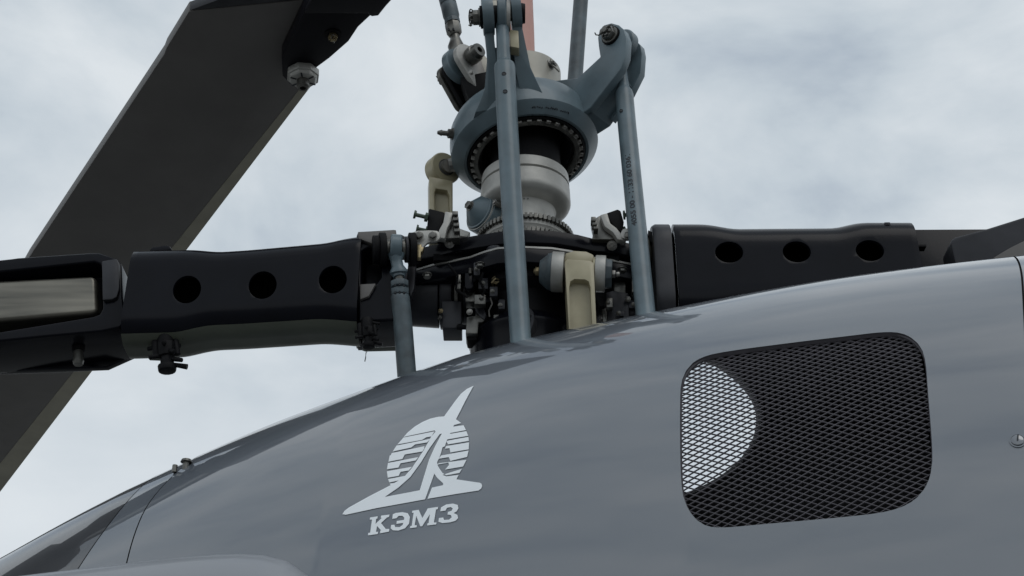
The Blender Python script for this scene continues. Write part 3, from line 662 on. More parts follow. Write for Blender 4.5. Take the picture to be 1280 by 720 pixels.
MU = empty('upper_mast', P(650, 90, -2.72), 'pink primed upper mast tube rising behind the front fork', 'mast')
mb = MB(); mb.tube([P(651, 130, -2.72), P(650, 40, -2.72), (P(647, -80, -2.72))], [.037, .035, .032], 40); part('mast_tube', mb, 'pink', MU)
mb = MB(); mb.plate([(609, 0), (621, 0), (622, 18), (610, 15)], -2.68, .03); mb.plate([(606, -20), (624, -20), (623, 1), (608, 1)], -2.68, .03); part('mast_fitting', mb, 'beige', MU, .002)

# ------------------------------------------------------------------ scissor links
LK = empty('rear_scissor_link', P(552, 265, -2.8), 'olive link with steel ball joint at its head, behind the collar left of the mast', 'scissor link', 'olive scissor links')
la = Vector((.55, -.83, -.08)).normalized(); lc = P(553, 213, -2.80)
mb = MB(); mb.loop(lc, la, [(.021, -.018), (.037, -.018), (.040, -.015), (.040, .015), (.037, .018), (.021, .018)], 40)
part('link_eye', mb, 'olive', LK)
mb = MB(); mb.plate([(536.5, 220), (566, 226), (566, 300), (537.5, 300)], -2.775, .05, Vector((.12, -1, 0)))
ct = MB(); ct.plate([(545, 234), (559, 236), (562, 242), (563, 310), (544.5, 310), (543.5, 240)], -2.770, .025, Vector((.12, -1, 0)))
part('link_arm', mb, 'olive', LK, .002, cut=[ct])
ja, jb = lc-la*.002, lc+la*.065
mb = MB(); mb.loop(lc, la, [(.010, -.02), (.021, -.02), (.021, .019), (.010, .022)], 32); part('race', mb, 'dsteel', LK)
mb = MB(); mb.cyl(lc+la*.010, lc+la*.028, .017, .017, n=16); mb.cyl(lc+la*.028, lc+la*.03+Vector((.06, .005, .012)), .017, .019, n=10); part('ball_pin', mb, 'steel', LK)
# front link
FL = empty('front_scissor_link', P(728, 415, 2.88), 'olive link with arched recess between silver bushings, rising from the cowling before the hub', 'scissor link', 'olive scissor links')
fn_ = Vector((-.10, -1, .02)).normalized()
mb = MB(); mb.plate([(706, 327), (709, 324), (738, 326), (742, 329), (747, 440), (713, 440)], -2.535, .07, -Y3)
ct = MB(); ct.plate([(711.5, 358), (713, 351), (718, 348), (731, 348.5), (736, 351), (738, 358), (743, 460), (714, 460)], -2.533, .022, -Y3)
part('link_arm', mb, 'olive', FL, .0025, cut=[ct], segs=3)
mb = MB(); mb.plate([(705, 326), (707, 316), (718, 313), (733, 314), (742, 318), (743, 328)], -2.56, .055, -Y3); part('link_head', mb, 'olive', FL, .003)
ba, bb = P(672, 339, 3.0), P(772, 343, 2.985); bx = (bb-ba).normalized()
def bp(px): return ba+(bb-ba)*((px-672)/100)
def bcyl(name, x0, x1, r0, r1, m, n=40, cy=0):
    mb = MB(); mb.cyl(bp(x0)+Z3*cy, bp(x1)+Z3*cy, r0, r1, n=n); return part(name, mb, m, FL, .0015)
bcyl('silver_bushing', 690, 705, .043, .043, 'silver'); bcyl('blue_bushing', 684, 690.5, .038, .041, 'blued')
bcyl('hub_cone', 674.5, 684.5, .024, .038, 'blued', 10); bcyl('silver_bushing', 744, 757, .039, .039, 'silver'); bcyl('blue_cap', 756.5, 765, .033, .031, 'blued', 8)
bcyl('side_washer', 741, 744.5, .034, .034, 'olive')
bcyl('inner_pin', 700, 750, .02, .02, 'dsteel')
bolt(FL, bp(675), -bx, .0105, 'brass'); bcyl('thread_end', 667, 672, .006, .006, 'brass', 10)
bolt(FL, bp(764), bx, .0095, 'steel'); bcyl('thread_end', 770, 775, .006, .006, 'steel', 10)
mb = MB(); mb.plate([(657, 322), (700, 320), (700, 364), (657, 365)], 3.06, .03); part('back_plate', mb, 'silver', FL, .004)

# ------------------------------------------------------------------ hub
HB = empty('rotor_hub', axp(znear(.13, 420)), 'black multi-plate rotor hub at the mast foot, with bearing stacks on both sides', 'rotor hub')
za = znear(.15, 288)
def hplate(name, pix, zf, t, m, bev=.002, dz=0):
    p0 = Vector((0, 0, zf)); fr = [onp(x, y, p0, Z3) for x, y in pix]
    bk = [Vector((p.x, 2*MY-p.y+.02, p.z)) for p in fr[::-1] if True]
    return part(name, MB().extr(fr+bk, -Z3*t), m, HB, bev)
hplate('upper_plate', [(519, 311), (545, 305), (572, 298), (600, 293), (625, 289), (660, 287), (695, 288.5), (722, 293), (742, 298), (762, 299), (794, 305), (818, 310)], za, .032, 'grip')
zb_ = za-.043
hplate('middle_plate', [(517, 337), (540, 330), (565, 325), (588, 320), (604, 314), (622, 309), (655, 307.5), (690, 309), (715, 313), (735, 320), (765, 324), (795, 330), (818, 333)], zb_, .0045, 'silver', 0)
hplate('lower_plate', [(517, 340), (540, 333), (565, 328), (588, 323), (604, 317), (622, 312), (655, 310), (690, 312), (715, 316), (735, 323), (765, 327), (795, 333), (818, 336)], zb_-.0065, .034, 'grip')
mb = MB(); mb.box((axp(za-.036)), X3*.20, Y3*.10, Z3*.008); part('gap_spacer', mb, 'rubber', HB)
mb = MB(); mb.lathe(axp(0), Z3, [(.13, za-.06), (.13, za-.10), (.105, za-.115), (.10, za-.24)], 56); part('centre_body', mb, 'rubber', HB)
zd_ = znear(.125, 394)
mb = MB(); mb.lathe(axp(0), Z3, [(.10, zd_+.03), (.12, zd_+.005), (.125, zd_), (.125, zd_-.006), (.121, zd_-.012), (.121, zd_-.10)], 64); part('drum', mb, 'grip', HB)
# centre under-plate fittings, left of the centre rod
for (x, y, r, h, d, m) in ((619, 312, .020, .03, 3.04, 'dull'), (618, 330, .034, .012, 3.05, 'dull')):
    c = P(x, y, d); mb = MB(); mb.cyl(c, c-Z3*h, r, r*.92, n=28); part('pivot_boss', mb, m, HB, .002)
bolt(HB, P(621, 351, 3.03), Vector((-.3, -.9, -.3)), .010, 'brass'); 
mb = MB(); mb.tube([P(625, 350, 3.02), P(619, 348, 3.01), P(615, 353, 3.01), P(617, 362, 3.03)], .0022, 8); part('safety_wire', mb, 'brass', HB)
# left bearing stack along the blade axis
def stack(sgn, seq_, dc, yc):
    for (x0, x1, r0, r1, m, nm) in seq_:
        a_, b_ = P(x0, yc+(x0-540)*-.0, dc), P(x1, yc, dc); mb = MB(); mb.cyl(a_, b_, r0, r1, n=48); part(nm, mb, m, HB, .0015)
stack(-1, [(500, 549, .062, .068, 'dull', 'root_cone'), (551, 566, .071, .071, 'dull', 'bearing_ring'), (566, 569, .060, .060, 'rubber', 'seal'), (569, 574, .066, .066, 'dsteel', 'bearing_ring'), (574, 580, .058, .058, 'rubber', 'seal'), (580, 584, .062, .062, 'dull', 'bearing_ring'), (584, 620, .055, .055, 'rubber', 'root_shaft')], 3.13, 372)
stack(1, [(700, 812, .058, .058, 'rubber', 'root_shaft'), (760, 768, .068, .068, 'dull', 'bearing_ring'), (772, 784, .074, .074, 'dull', 'bearing_ring'), (786, 800, .066, .066, 'rubber', 'seal')], 3.2, 365)
def blk(name, pix, d, t, m, bev=.002, par=None, n=-Y3, lab=None): return part(name, MB().plate(pix, d, t, n), m, par or HB, bev, label=lab)
blk('bracket_block', [(552, 376), (577, 376), (577, 410), (553, 410)], 3.03, .06, 'dull')
blk('stop_block', [(581, 341), (591, 341), (592, 358), (589, 361), (583, 361), (581, 358)], 3.0, .03, 'grip')
blk('stop_block', [(581, 360), (593, 360), (594, 377), (582, 377)], 3.02, .03, 'dsteel')
mb = MB(); mb.cyl(P(588, 341.5, 3.01), P(588, 335, 3.01), .004, n=12); part('stud', mb, 'steel', HB)
blk('weight_block', [(583, 396), (606, 392), (606, 400), (603, 403), (598, 403), (597, 417), (582, 417)], 3.0, .04, 'dsteel', .0025)
blk('weight_cap', [(582, 417.5), (597, 417.5), (596, 425), (584, 425)], 3.0, .04, 'rubber')
blk('bracket_arm', [(594, 383), (604, 384), (608, 392), (606, 400), (600, 396), (594, 388)], 3.01, .025, 'dull')
blk('bracket_block', [(602, 400), (612, 380), (619, 378), (619, 420), (606, 418)], 3.03, .05, 'dull', .003)
mb = MB(); mb.cyl(P(604, 372, 3.04), P(604, 378, 3.04), .02, .022, n=24); part('pivot_boss', mb, 'dull', HB, .002)
mb = MB(); mb.tube([P(613, 372, 3.0), P(615, 380, 3.0), P(611, 388, 3.0), P(612, 396, 3.0)], .0018, 8); part('safety_wire', mb, 'steel', HB)
bolt(HB, P(587, 390, 3.0), Vector((-.2, -.9, -.2)), .0055, 'steel')
bolt(HB, P(551, 389, 3.02), Vector((-.4, -.9, 0)), .0045, 'brass'); bolt(HB, P(550, 397, 3.02), Vector((-.4, -.9, 0)), .004, 'dsteel')
c = P(584, 409, 3.01); mb = MB(); mb.cyl(c, c-X3*.012, .0055, n=10); mb.cyl(c-X3*.012, c-X3*.022, .008, .006, n=12); part('grease_nipple', mb, 'rubber', HB)
mb = MB(); mb.loop(P(640, 412, 2.98), Vector((-.5, -.8, .2)), [(.05, -.008), (.058, -.008), (.058, .008), (.05, .008)], 48); part('retaining_ring', mb, 'dull', HB)
mb = MB(); mb.ball(P(606, 412, 3.06), .032); part('rubber_boot', mb, 'rubber', HB)
# right side blocks
blk('bracket_block', [(757, 365), (766, 363), (786, 366), (787, 405), (759, 405)], 3.02, .06, 'dull', .003)
blk('bracket_block', [(752, 386), (758, 385), (759, 404), (753, 404)], 3.0, .03, 'dsteel')
blk('stop_block', [(767, 352), (782, 352), (782, 368), (767, 368)], 3.05, .04, 'dsteel', .002)
blk('cover_plate', [(782, 348), (800, 348), (804, 400), (786, 402)], 3.1, .04, 'dull', .002)
bolt(HB, P(785, 374, 3.02), Vector((-.4, -.9, -.2)), .005, 'steel')
bolt(HB, P(751, 398, 3.0), Vector((.6, -.8, 0)), .0045, 'steel')
for x, y, d_ in ((534, 343, 2.98), (600, 330, 2.98), (778, 336, 3.0), (806, 344, 3.02)):
    bolt(HB, P(x, y, d_), -Z3, .0085, 'dsteel')
for pts in ([(560, 330), (572, 345), (570, 362), (585, 372)], [(604, 340), (600, 352), (606, 364), (600, 374)], [(742, 366), (748, 384), (744, 402), (752, 420)]):
    mb = MB(); mb.tube([P(x, y, 2.99) for x, y in pts], .0028, 8); part('hydraulic_line', mb, 'rubber', HB)
random.seed(11)
for x, y, w_, h_, d_, m_ in ((596, 336, 4, 8, 3.0, 'dull'), (604, 354, 6, 7, 3.01, 'dull'), (617, 364, 5, 6, 3.0, 'dull'), (600, 374, 7, 6, 2.99, 'dsteel'), (627, 380, 4, 6, 3.0, 'dull'), (622, 402, 5, 9, 2.99, 'dsteel'), (672, 372, 7, 4, 3.05, 'dull'), (762, 378, 4, 6, 2.98, 'dsteel'), (775, 392, 5, 3, 2.98, 'dull'), (794, 356, 4, 9, 3.02, 'dsteel'), (792, 380, 6, 5, 3.02, 'dull'), (573, 352, 3, 9, 3.02, 'dsteel')):
    blk('fitting', [(x-w_, y-h_), (x+w_, y-h_), (x+w_, y+h_), (x-w_, y+h_)], d_, .02, m_, .0015)
    bolt(HB, P(x+random.uniform(-.5, .5)*w_, y+random.uniform(-.4, .4)*h_, d_-.001), Vector((random.uniform(-.4, .2), -.9, -.25)), .0042, 'dsteel')
# castle nuts under the upper plate
for x, y in ((562, 304), (765, 307)):
    c = P(x, y, 3.05); nut(HB, c, Vector((-.1, -.75, -.6)), .0085, 'steel', pin=False)
for x, y in ((541, 371), (641, 300)): pass

# droop-stop clamps, left and right of the spool
def clamp(label, blkp, strap, tri, studs, plate_, bolts, d, side):
    e_ = empty('blade_lock_clamp', P(sum(p[0] for p in blkp)/len(blkp), 295, d), label, 'clamp', 'black blade clamps on the hub')
    blk('clamp_block', blkp, d, .05, 'rubber', .003, e_); blk('strap', strap, d-.02, .018, 'silver', .002, e_)
    blk('side_plate', tri, d+.0, .03, 'dsteel', .002, e_)
    for a_, b_ in studs:
        p, q = P(*a_, d), P(*b_, d); v = (p-q); mb = MB(); mb.cyl(q, p, .0045, n=10); mb.cyl(p-v*.12, p+v*.03, .0085, .0095, n=14); mb.cyl(q, q+v*.22, .010, n=6); part('stud', mb, 'green', e_)
    if plate_: blk('bracket_plate', chaikin(plate_, 1), d-.05, .008, 'silver', .001, e_)
    for x, y in bolts: bolt(e_, P(x, y, d-.052), Vector((-.05, -1, -.1)), .0078, 'dsteel')
    return e_
c1 = clamp('black clamp with silver S-strap and two-bolt plate, left of the spool on the hub', [(536, 260), (556, 265), (553, 290), (533, 290)], [(556.5, 264), (566, 265.5), (564.5, 275), (559, 285), (556, 298), (546, 297), (549, 287), (554, 278)], [(566, 267), (571, 271), (571, 284), (575, 297), (556, 298), (559, 286), (564, 276)], [((518, 268), (535, 272)), ((521, 286), (535, 289))],
           [(509, 299), (514, 288.5), (545, 287.5), (550, 291), (550, 298), (545, 302), (536, 302), (529, 308), (528, 315), (519, 316), (517, 303)], [(524, 295), (541, 295)], 3.04, -1)
mb = MB(); mb.plate([(521, 305), (527, 305), (527, 308), (530, 309), (528, 314), (526, 315), (526, 322), (521, 322)], 2.975, .015); part('pawl', mb, 'brass', c1, .002)
mb = MB()
for k in range(4): mb.box(P(569+k*.8, 269+k*7, 3.03), X3*.006, Z3*.0045, Y3*.01)
part('ratchet_teeth', mb, 'dsteel', c1, .001)
c2 = clamp('black clamp with silver S-strap, right of the spool behind the right push rod', [(758, 266), (772, 261), (776, 263), (780, 277), (778, 290), (770, 286), (763, 277)], [(750, 268.5), (759, 266), (763, 279), (771, 285), (778, 294), (783, 301), (772, 299), (766, 290), (756, 283)], [(745, 272), (750, 269), (757, 284), (767, 292), (771, 299), (740, 299), (742, 288), (739, 276)], [((790, 268), (779, 269)), ((792, 286), (780, 289))], None, [], 3.06, 1)
mb = MB(); mb.loop(P(784, 295, 3.02), Vector((-.2, -1, -.1)), [(.004, 0), (.012, 0), (.012, .012), (.004, .012)], 28); part('strap_eye', mb, 'silver', c2)
bolt(c2, P(784, 295, 3.0), Vector((-.2, -1, -.1)), .006, 'dsteel')
mb = MB()
for k in range(3): mb.box(P(741.5+k*1.5, 277+k*5, 3.03), X3*.005, Z3*.005, Y3*.012)
part('ratchet_teeth', mb, 'dsteel', c2, .001)
# blue dished damper cap
DC = empty('damper_cap', P(592, 290, 3.22), 'blue-grey dished cap with black centre bolt, between the left clamp and the spool', 'damper')
da = Vector((-.74, -.66, .10)).normalized(); dc = P(602, 266, 3.22)
mb = MB(); mb.lathe(dc, da, [(.0001, .034), (.012, .034), (.018, .030), (.036, .014), (.039, .010), (.042, .009), (.0435, .003), (.048, .001), (.048, -.028), (.040, -.036), (.036, -.07)], 56); part('cap', mb, 'blue', DC, ang=30)
mb = MB(); mb.loop(dc, da, [(.0435, .0), (.046, .0), (.046, .005), (.0435, .005)], 56); part('rim', mb, 'silver', DC)
bolt(DC, dc+da*.034, da, .010, 'dsteel'); mb = MB(); mb.plate([(571, 284), (574, 295), (584, 296), (588, 290)], 3.2, .03); part('base', mb, 'silver', DC, .002)

# ------------------------------------------------------------------ blade sleeves
def rrect(w_, h_, r, n=6):
    r = min(r, w_/2-.001, h_/2-.001); o = []
    for cx_, cy_, a0 in ((w_/2-r, h_/2-r, 0), (-w_/2+r, h_/2-r, 90), (-w_/2+r, -h_/2+r, 180), (w_/2-r, -h_/2+r, 270)):
        for i in range(n+1): a = radians(a0+90*i/n); o.append((cx_+r*cos(a), cy_+r*sin(a)))
    if w_ == h_ == 1: return o
    q = []
    for i, p in enumerate(o):      # extra points along the flats
        b = o[(i+1) % len(o)]; q.append(p)
        if (i+1) % (n+1) == 0:
            for k in range(1, 8): q.append((p[0]+(b[0]-p[0])*k/8, p[1]+(b[1]-p[1])*k/8))
    return q
def sleeve(st, yf, W_, r, rt=None):    # stations (px, ytop, ybottom); yf(px) -> world y of the near face
    R = []
    for x, yt, yb in st:
        y0 = yf(x); ra = ray(x, (yt+yb)/2); X_ = ra.x*(y0/ra.y); zt = zat(x, yt, y0+r*.35)+r*.25; zb = zat(x, yb, y0+W_-r*.35)-r*.25
        R.append([Vector((X_, y0+W_/2+p, (zt+zb)/2+q)) for p, q in rrect(W_, zt-zb, r)])
    return R
def smooth_st(st, n=40):
    xs = [s[0] for s in st]; o = []
    for x in seq(n, xs[0], xs[-1]):
        f = lambda k: float(np.mean([np.interp(x+dx, xs, [s[k] for s in st]) for dx in (-9, -4, 0, 4, 9)]))
        o.append((x, f(1), f(2)))
    return o
LS = empty('blade_sleeve', P(452, 360, 3.05), 'black hollow blade sleeve with three round holes, left of the hub', 'blade sleeve', 'black blade sleeves')
yl = lambda x: 2.53+(x-450)*.00008
st = [(154, 315, 446), (225, 313, 444), (240, 314, 440), (262, 316, 435.5), (300, 313.5, 434), (402, 304.5, 427.5), (425, 299, 429), (447, 296, 431)]
R = sleeve(smooth_st(st), yl, .135, .05)
outer = MB().rings(R)
inn = MB().rings([[c+(p-c)*.86 for p in r for c in [sum(r, Vector())/len(r)]] for r in ([[p-X3*.05 for p in R[0]]]+R[1:-1]+[[p+X3*.0 for p in R[-1]]])])
def holecut(px, py, rpx, y0, ryx=1.0, dr=Y3):
    c = P(px, py, 3.0); ra = ray(px, py); c = CAM+ra*((y0-.03)/ra.y); r = rpx*c.y/ra.y/FPX; n = 40
    mb = MB(); pts = [c+X3*cos(2*pi*k/n)*r*ryx+Z3*sin(2*pi*k/n)*r*1.15 for k in range(n)]; mb.extr(pts, dr*.075); return mb
cuts = [inn]+[holecut(x, y, 17.5, yl(x)) for x, y in ((230, 352.5), (325.5, 347), (414, 340))]
part('sleeve_tube', outer, 'grip', LS, .0015, ang=30, cut=cuts)
mb = MB(); rr_ = R[len(R)//2]; 
for r in R[1:-1]: pass
mb = MB().rings([[c+(p-c)*.55 for p in r for c in [sum(r, Vector())/len(r)]] for r in R[1:-1]]); part('inner_spar', mb, 'bore', LS)
ks = list(range(31, 46))
def uskin(R, m, par):
    o1 = []
    for r in R: 
        o1.append([r[k] for k in ks])
    mb = MB(); mb.rings([[p+Vector((0, .001, -.0025)) for p in r] for r in o1], False, False); return part('under_skin', mb, m, par)
uskin(R, 'edge', LS)
mb = MB(); mb.plate([(160, 417), (171, 413), (200, 415), (200, 448), (186, 447.5)], -2.67, .012); part('corner_plate', mb, 'edge', LS, .001)
# hinge block at its inner end
mb = MB(); mb.plate([(445, 296), (447, 289), (495, 286), (496, 330), (500, 395), (497, 400), (448, 402)], -2.55, .12)
ct = MB(); ct.plate([(452, 312), (462, 307), (472, 308), (476, 315), (476, 345), (470, 353), (451, 354)], -2.545, .07)
part('hinge_block', mb, 'grip', LS, .005, cut=[ct], segs=3)
mb = MB(); mb.plate([(447, 289.5), (495, 287), (495, 300), (480, 306), (470, 306), (448, 298)], -2.538, .014); part('top_flange', mb, 'ablack', LS, .002)
mb = MB(); mb.plate([(450, 355), (470, 354), (461, 370), (450, 374)], -2.542, .012); part('gusset', mb, 'ablack', LS, .002)
mb = MB(); mb.plate([(444, 396), (498, 396), (498, 431), (455, 432), (444, 428)], 3.1, .03); part('under_plate', mb, 'edge', LS, .002)
pA, pB = P(472, 312, 2.97), P(532, 312, 2.99)
def pc(x0, x1, r, m, nm, n=28):
    f = lambda x: pA+(pB-pA)*((x-472)/60); mb = MB(); mb.cyl(f(x0), f(x1), r, n=n); part(nm, mb, m, LS, .0012)
pc(466, 474, .030, 'rubber', 'hinge_bushing'); pc(474, 482, .036, 'rubber', 'hinge_bushing'); pc(482, 488, .022, 'dsteel', 'hinge_pin'); pc(488, 512, .013, 'dsteel', 'hinge_pin'); pc(501, 506, .022, 'dsteel', 'hinge_washer'); pc(506, 510, .028, 'dull', 'hinge_washer'); pc(511, 519, .036, 'rubber', 'hinge_bushing')
mb = MB(); mb.plate([(501, 292), (508, 296), (516, 300), (514, 312), (503, 306)], 3.02, .02); part('hinge_arm', mb, 'dull', LS, .003)
mb = MB(); mb.plate([(512, 310), (521, 312), (518, 360), (513, 372), (508, 350)], 3.02, .02); part('hinge_arm', mb, 'dull', LS, .003)
# hanging fittings
def dangler(x, y, s, d, par):
    mb = MB(); mb.cyl(P(x, y, d), P(x, y+14*s, d), .013*s, n=12); mb.cyl(P(x+1, y+12*s, d), P(x+1, y+24*s, d), .015*s, .013*s, n=8); mb.cyl(P(x+2, y+24*s, d), P(x+2, y+32*s, d), .010*s, n=14); mb.cyl(P(x+2, y+32*s, d), P(x+2, y+37*s, d), .014*s, .013*s, n=14); mb.cyl(P(x-10*s, y+6*s, d), P(x-8*s, y+24*s, d), .006*s, n=8); mb.cyl(P(x+9*s, y+8*s, d), P(x+11*s, y+22*s, d), .005*s, n=8)
    for k in range(9):
        a = k*2.3; mb.cyl(P(x, y+4*s+k*2.6*s, d), P(x+(17*s)*cos(a), y+6*s+k*2.6*s, d*(1+.01*sin(a))), .0045*s, .0035*s, n=8)
    part('clamp_bolt_cluster', mb, 'rubber', par, .001)
    mb = MB(); mb.cyl(P(x+2, y+30*s, d), P(x+20*s, y+33*s, d), .003*s, .0045*s, n=8); part('split_pin', mb, 'rubber', par)
dangler(207, 414, 1.35, -2.545, LS); dangler(459, 399, .95, -2.545, LS)
mb = MB(); mb.tube([P(462, 434, 3.02), P(460, 438, 3.02), P(457.5, 441, 3.0), P(457, 447, 3.0), P(456, 452, 3.0)], .0011, 6); part('loose_wire', mb, 'dsteel', LS)
mb = MB(); mb.plate([(448, 403), (454, 402), (452, 430), (446, 430)], 3.05, .03); part('latch_plate', mb, 'dull', LS, .001)
mb = MB(); mb.plate([(186, 314), (190, 309), (206, 306.5), (212, 307), (215, 312)], 3.02, .03); part('top_lug', mb, 'grip', LS, .002)
# long blades beyond both edges of the frame
def slab(a, d, n_, ln, ch, th):
    mb = MB(); mb.rings([[a+d*t+n_*q*ch+Z3*h*th for q, h in ((-.5, .1), (-.46, -.1), (-.3, -.3), (.2, -.25), (.5, 0), (.2, .5), (-.3, .7), (-.46, .5))] for t in (0, ln)]); return mb
# left blade grip
GP = empty('blade_grip', P(75, 400, 2.98), 'black blade grip with an open window over a stained steel tube, at the left edge', 'blade grip')
mb = MB(); mb.plate([(-160, 338), (-40, 329), (15, 323), (22, 322), (112, 316), (124, 316), (146, 323), (152, 330), (153, 372), (157, 400), (150, 409), (126, 414), (60, 420), (0, 426), (-160, 442)], -2.56, .14)
ct = MB(); ct.plate([(-140, 350), (0, 338), (117, 325.5), (125, 328), (127, 336), (127.5, 384), (124, 391), (116, 394), (0, 413), (-140, 428)], -2.555, .07)
part('grip_body', mb, 'grip', GP, .004, cut=[ct], segs=3)
mb = MB(); mb.plate([(127, 326), (146, 323), (149, 330), (149, 360), (146, 371), (140, 374), (128, 375)], -2.55, .018); part('end_tab', mb, 'dull', GP, .003)
mb = MB(); mb.plate([(118, 404), (150, 395), (158, 400), (171, 441), (133, 458), (60, 461), (0, 463), (-150, 470), (-150, 440), (0, 430)], -2.69, .02); part('lower_web', mb, 'grip', GP, .002)
ta, tb = P(-150, 385, 3.07), P(119, 368, 3.02)
mb = MB(); mb.plate([(-150, 357), (0, 350), (118, 344), (120, 350), (121.5, 386), (119, 391), (0, 401), (-150, 416)], -2.573, .055); part('steel_tube', mb, 'foil', GP, .022, segs=6)
part('rotor_blade', slab(P(-150, 405, -2.66), Vector((-1, .06, -.02)).normalized(), Y3, 3.6, .36, .045), 'ablack', GP, ang=25)
mb = MB(); c = P(98, 430, -2.62); mb.cyl(c, P(98, 439, -2.62), .013, n=20); part('bolt_socket', mb, 'rubber', GP, .001)
mb = MB(); mb.cyl(P(98, 434, -2.62), P(98, 438, -2.62), .0115, .0085, n=20); mb.cyl(P(98, 438, -2.62), P(98, 452, -2.62), .0095, .0115, n=20); mb.cyl(P(98, 452, -2.62), P(98, 456, -2.62), .0115, .009, n=20); part('bronze_plug', mb, 'dsteel', GP)
# right sleeve
RS = empty('blade_sleeve', P(850, 340, 3.1), 'black hollow blade sleeve with three oval holes, right of the hub behind the cowling', 'blade sleeve', 'black blade sleeves')
yr = lambda x: 2.56-(x-850)*.0001
st = [(848, 281, 430), (890, 281, 430), (904, 283, 428), (925, 287, 425), (1060, 286, 425), (1075, 282, 427), (1092, 279, 430), (1156, 279, 430)]
R = sleeve(smooth_st(st), yr, .17, .06)
outer = MB().rings(R)
inn = MB().rings([[c+(p-c)*.86 for p in r for c in [sum(r, Vector())/len(r)]] for r in ([R[0]]+R[1:-1]+[[p+X3*.05 for p in R[-1]]])])
def holeR(px, py, rx, rz):
    ra = ray(px, py); y0 = yr(px); c = CAM+ra*((y0-.02)/ra.y); k_ = c.y/ra.y/FPX; n = 40
    mb = MB(); mb.extr([c+X3*cos(2*pi*k/n)*rx*k_+Z3*sin(2*pi*k/n)*rz*k_*1.15 for k in range(n)], Y3*.09); return mb
part('sleeve_tube', outer, 'grip', RS, .0015, ang=30, cut=[inn]+[holeR(x, y, 17.5, 13.5) for x, y in ((913, 309), (998, 308.5), (1090, 307))])
mb = MB().rings([[c+(p-c)*.55 for p in r for c in [sum(r, Vector())/len(r)]] for r in R[1:-1]]); part('inner_spar', mb, 'bore', RS)
fl = [(820, 284, 428), (825, 281, 430), (844, 281, 430)]
mb = MB().rings(sleeve(fl, yr, .17, .065)); part('end_flange', mb, 'dull', RS, .002)
mb = MB(); mb.cyl(P(800, 345, 3.17), P(822, 345, 3.17), .05, .062, n=40); part('inner_cone', mb, 'rubber', RS)
mb = MB(); mb.lathe(P(810, 312, 3.06), X3*.95-Y3*.3, [(.0001, .008), (.022, .006), (.034, .0), (.034, -.012), (.0001, -.014)], 36); part('lens_cap', mb, 'beige', RS)
mb = MB(); mb.plate([(810, 287), (816, 290), (824, 300), (820, 310), (812, 300)], 3.05, .02); part('end_lever', mb, 'rubber', RS, .002)
mb = MB(); mb.cyl(P(1109, 281, 3.02), P(1109, 278, 3.02), .008, .006, n=12); part('drain_stud', mb, 'dull', RS)
mb = MB(); mb.plate([(1110, 306.2), (1158, 305.6), (1158, 308), (1110, 308)], 2.99, .02); part('split_line', mb, 'rubber', RS)
mb = MB(); mb.plate([(1136, 286.5), (1240, 286), (1260, 330), (1260, 430), (1136, 430)], 3.06, .12); part('blade_spar', mb, 'grip', RS, .003)
RB = RS
mb = MB(); mb.plate([(1188, 304), (1190, 299), (1195, 296), (1236, 285), (1290, 268), (1420, 228), (1420, 420), (1200, 420), (1196, 335)], 2.93, .10, Vector((-.12, -1, -.2))); part('blade_root', mb, 'dull', RB, .006, segs=3)
mb = MB(); mb.plate([(1242, 322), (1262, 310), (1290, 296), (1420, 250), (1420, 420), (1230, 420)], 2.90, .02, Vector((-.12, -1, -.2))); part('blade_skin', mb, 'ablack', RB, .002)

bd_ = Vector((.866, -.5, 0)); part('rotor_blade', slab(P(1400, 270, 2.95)+bd_*.15, bd_, Vector((.5, .866, 0)), 3.4, .36, .045), 'ablack', RS, ang=25)
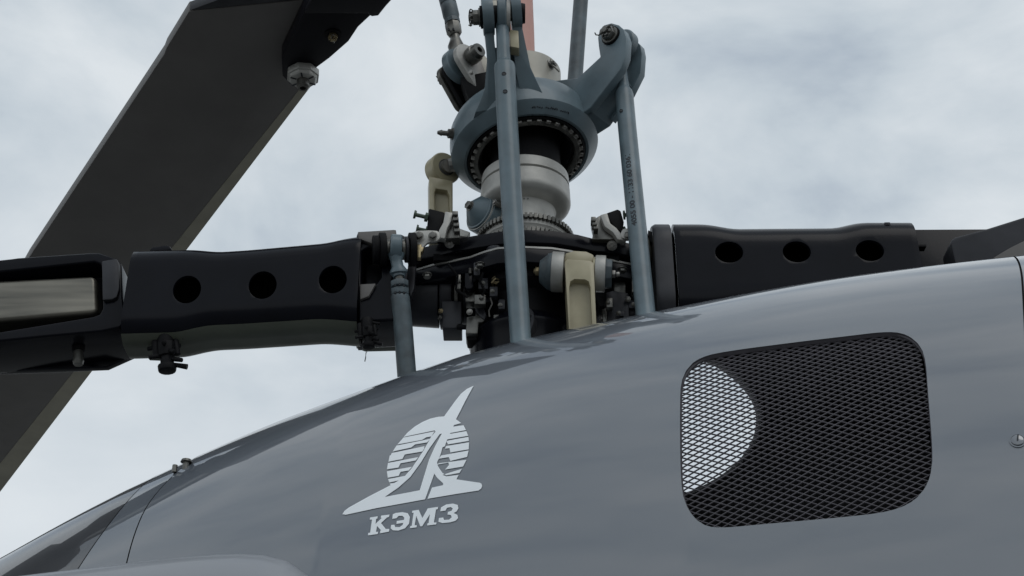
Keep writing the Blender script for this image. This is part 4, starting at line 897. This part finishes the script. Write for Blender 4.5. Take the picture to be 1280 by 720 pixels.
# ------------------------------------------------------------------ upper rotor blade
zB = 3.55*.63
BP0 = P(310, 60, 3.75); far = P(60, 380, 4.85)
bn = (far-BP0).cross(Vector((.85, .52, .05))).normalized(); bn = -bn if bn.z < 0 else bn
UB = empty('upper_rotor', BP0, 'broad dark upper blade crossing behind the left sleeve, with a big nut at its root', 'rotor')
def bl(pix, t, off=0): 
    mb = MB(); return mb.extr([onp(x, y, BP0-bn*off, bn) for x, y in pix], bn*t)
part('rotor_blade', bl([(236, 14.5), (386, 0), (402, -2), (376, 110), (218, 306), (96, 460), (-30, 617), (-135, 745), (-330, 760), (-120, 600), (36, 322), (205, 68), (208, 60)], .035), 'ablack', UB, .002)
part('trailing_strip', bl([(402, 60), (390, 106), (238, 306), (118, 460), (0, 615), (-100, 745), (-135, 745), (-30, 617), (96, 460), (218, 306), (376, 110)], .014), 'strip', UB)
part('root_end', MB().extr([onp(x, y, BP0, bn)+bn*.002 for x, y in ((237, 13.8), (385.5, -.8), (384, -9), (274, 0))], bn*.03), 'dull', UB, .001)
fk = [(352, 74), (353, 95), (362, 106), (378, 106), (397, 84), (412, 73), (436, 52), (448, 34), (463, 20), (472, 20), (490, 0), (540, -60), (420, -60), (386, 2)]
part('root_fork', bl(fk, .05, .055), 'black', UB, .004)
part('fork_step', bl([(381, 17), (461, 17), (464, 21), (473, 20), (492, -4), (540, -60), (420, -60)], .02, .075), 'black', UB, .003)
bp_ = onp(379, 90, BP0-bn*.055, bn)
mb = MB(); mb.cyl(bp_, bp_-bn*.02, .044, .044, n=8, ph=.2); mb.cyl(bp_-bn*.02, bp_-bn*.03, .040, .034, n=8, ph=.2); part('blade_bolt_nut', mb, 'silver', UB, .002)
mb = MB(); mb.loop(bp_-bn*.03, -bn, [(.008, .0), (.017, .0), (.017, .02), (.013, .024), (.008, .024)], 20); part('bolt_end', mb, 'dsteel', UB)
for k in range(6):
    a = k*pi/3; u, v, _ = frame(bn); q = u*cos(a)+v*sin(a); mb = MB(); mb.box(bp_-bn*.0305+q*.027, q*.008, q.cross(bn)*.002, bn*.001); part('nut_slot', mb, 'ink', UB)
bp2 = onp(416, 43, BP0-bn*.055, bn); nut(UB, bp2, -bn, .012, 'brass')
mb = MB(); mb.cyl(bp2+bn*.001, bp2-bn*.003, .022, n=24); part('washer', mb, 'rubber', UB)
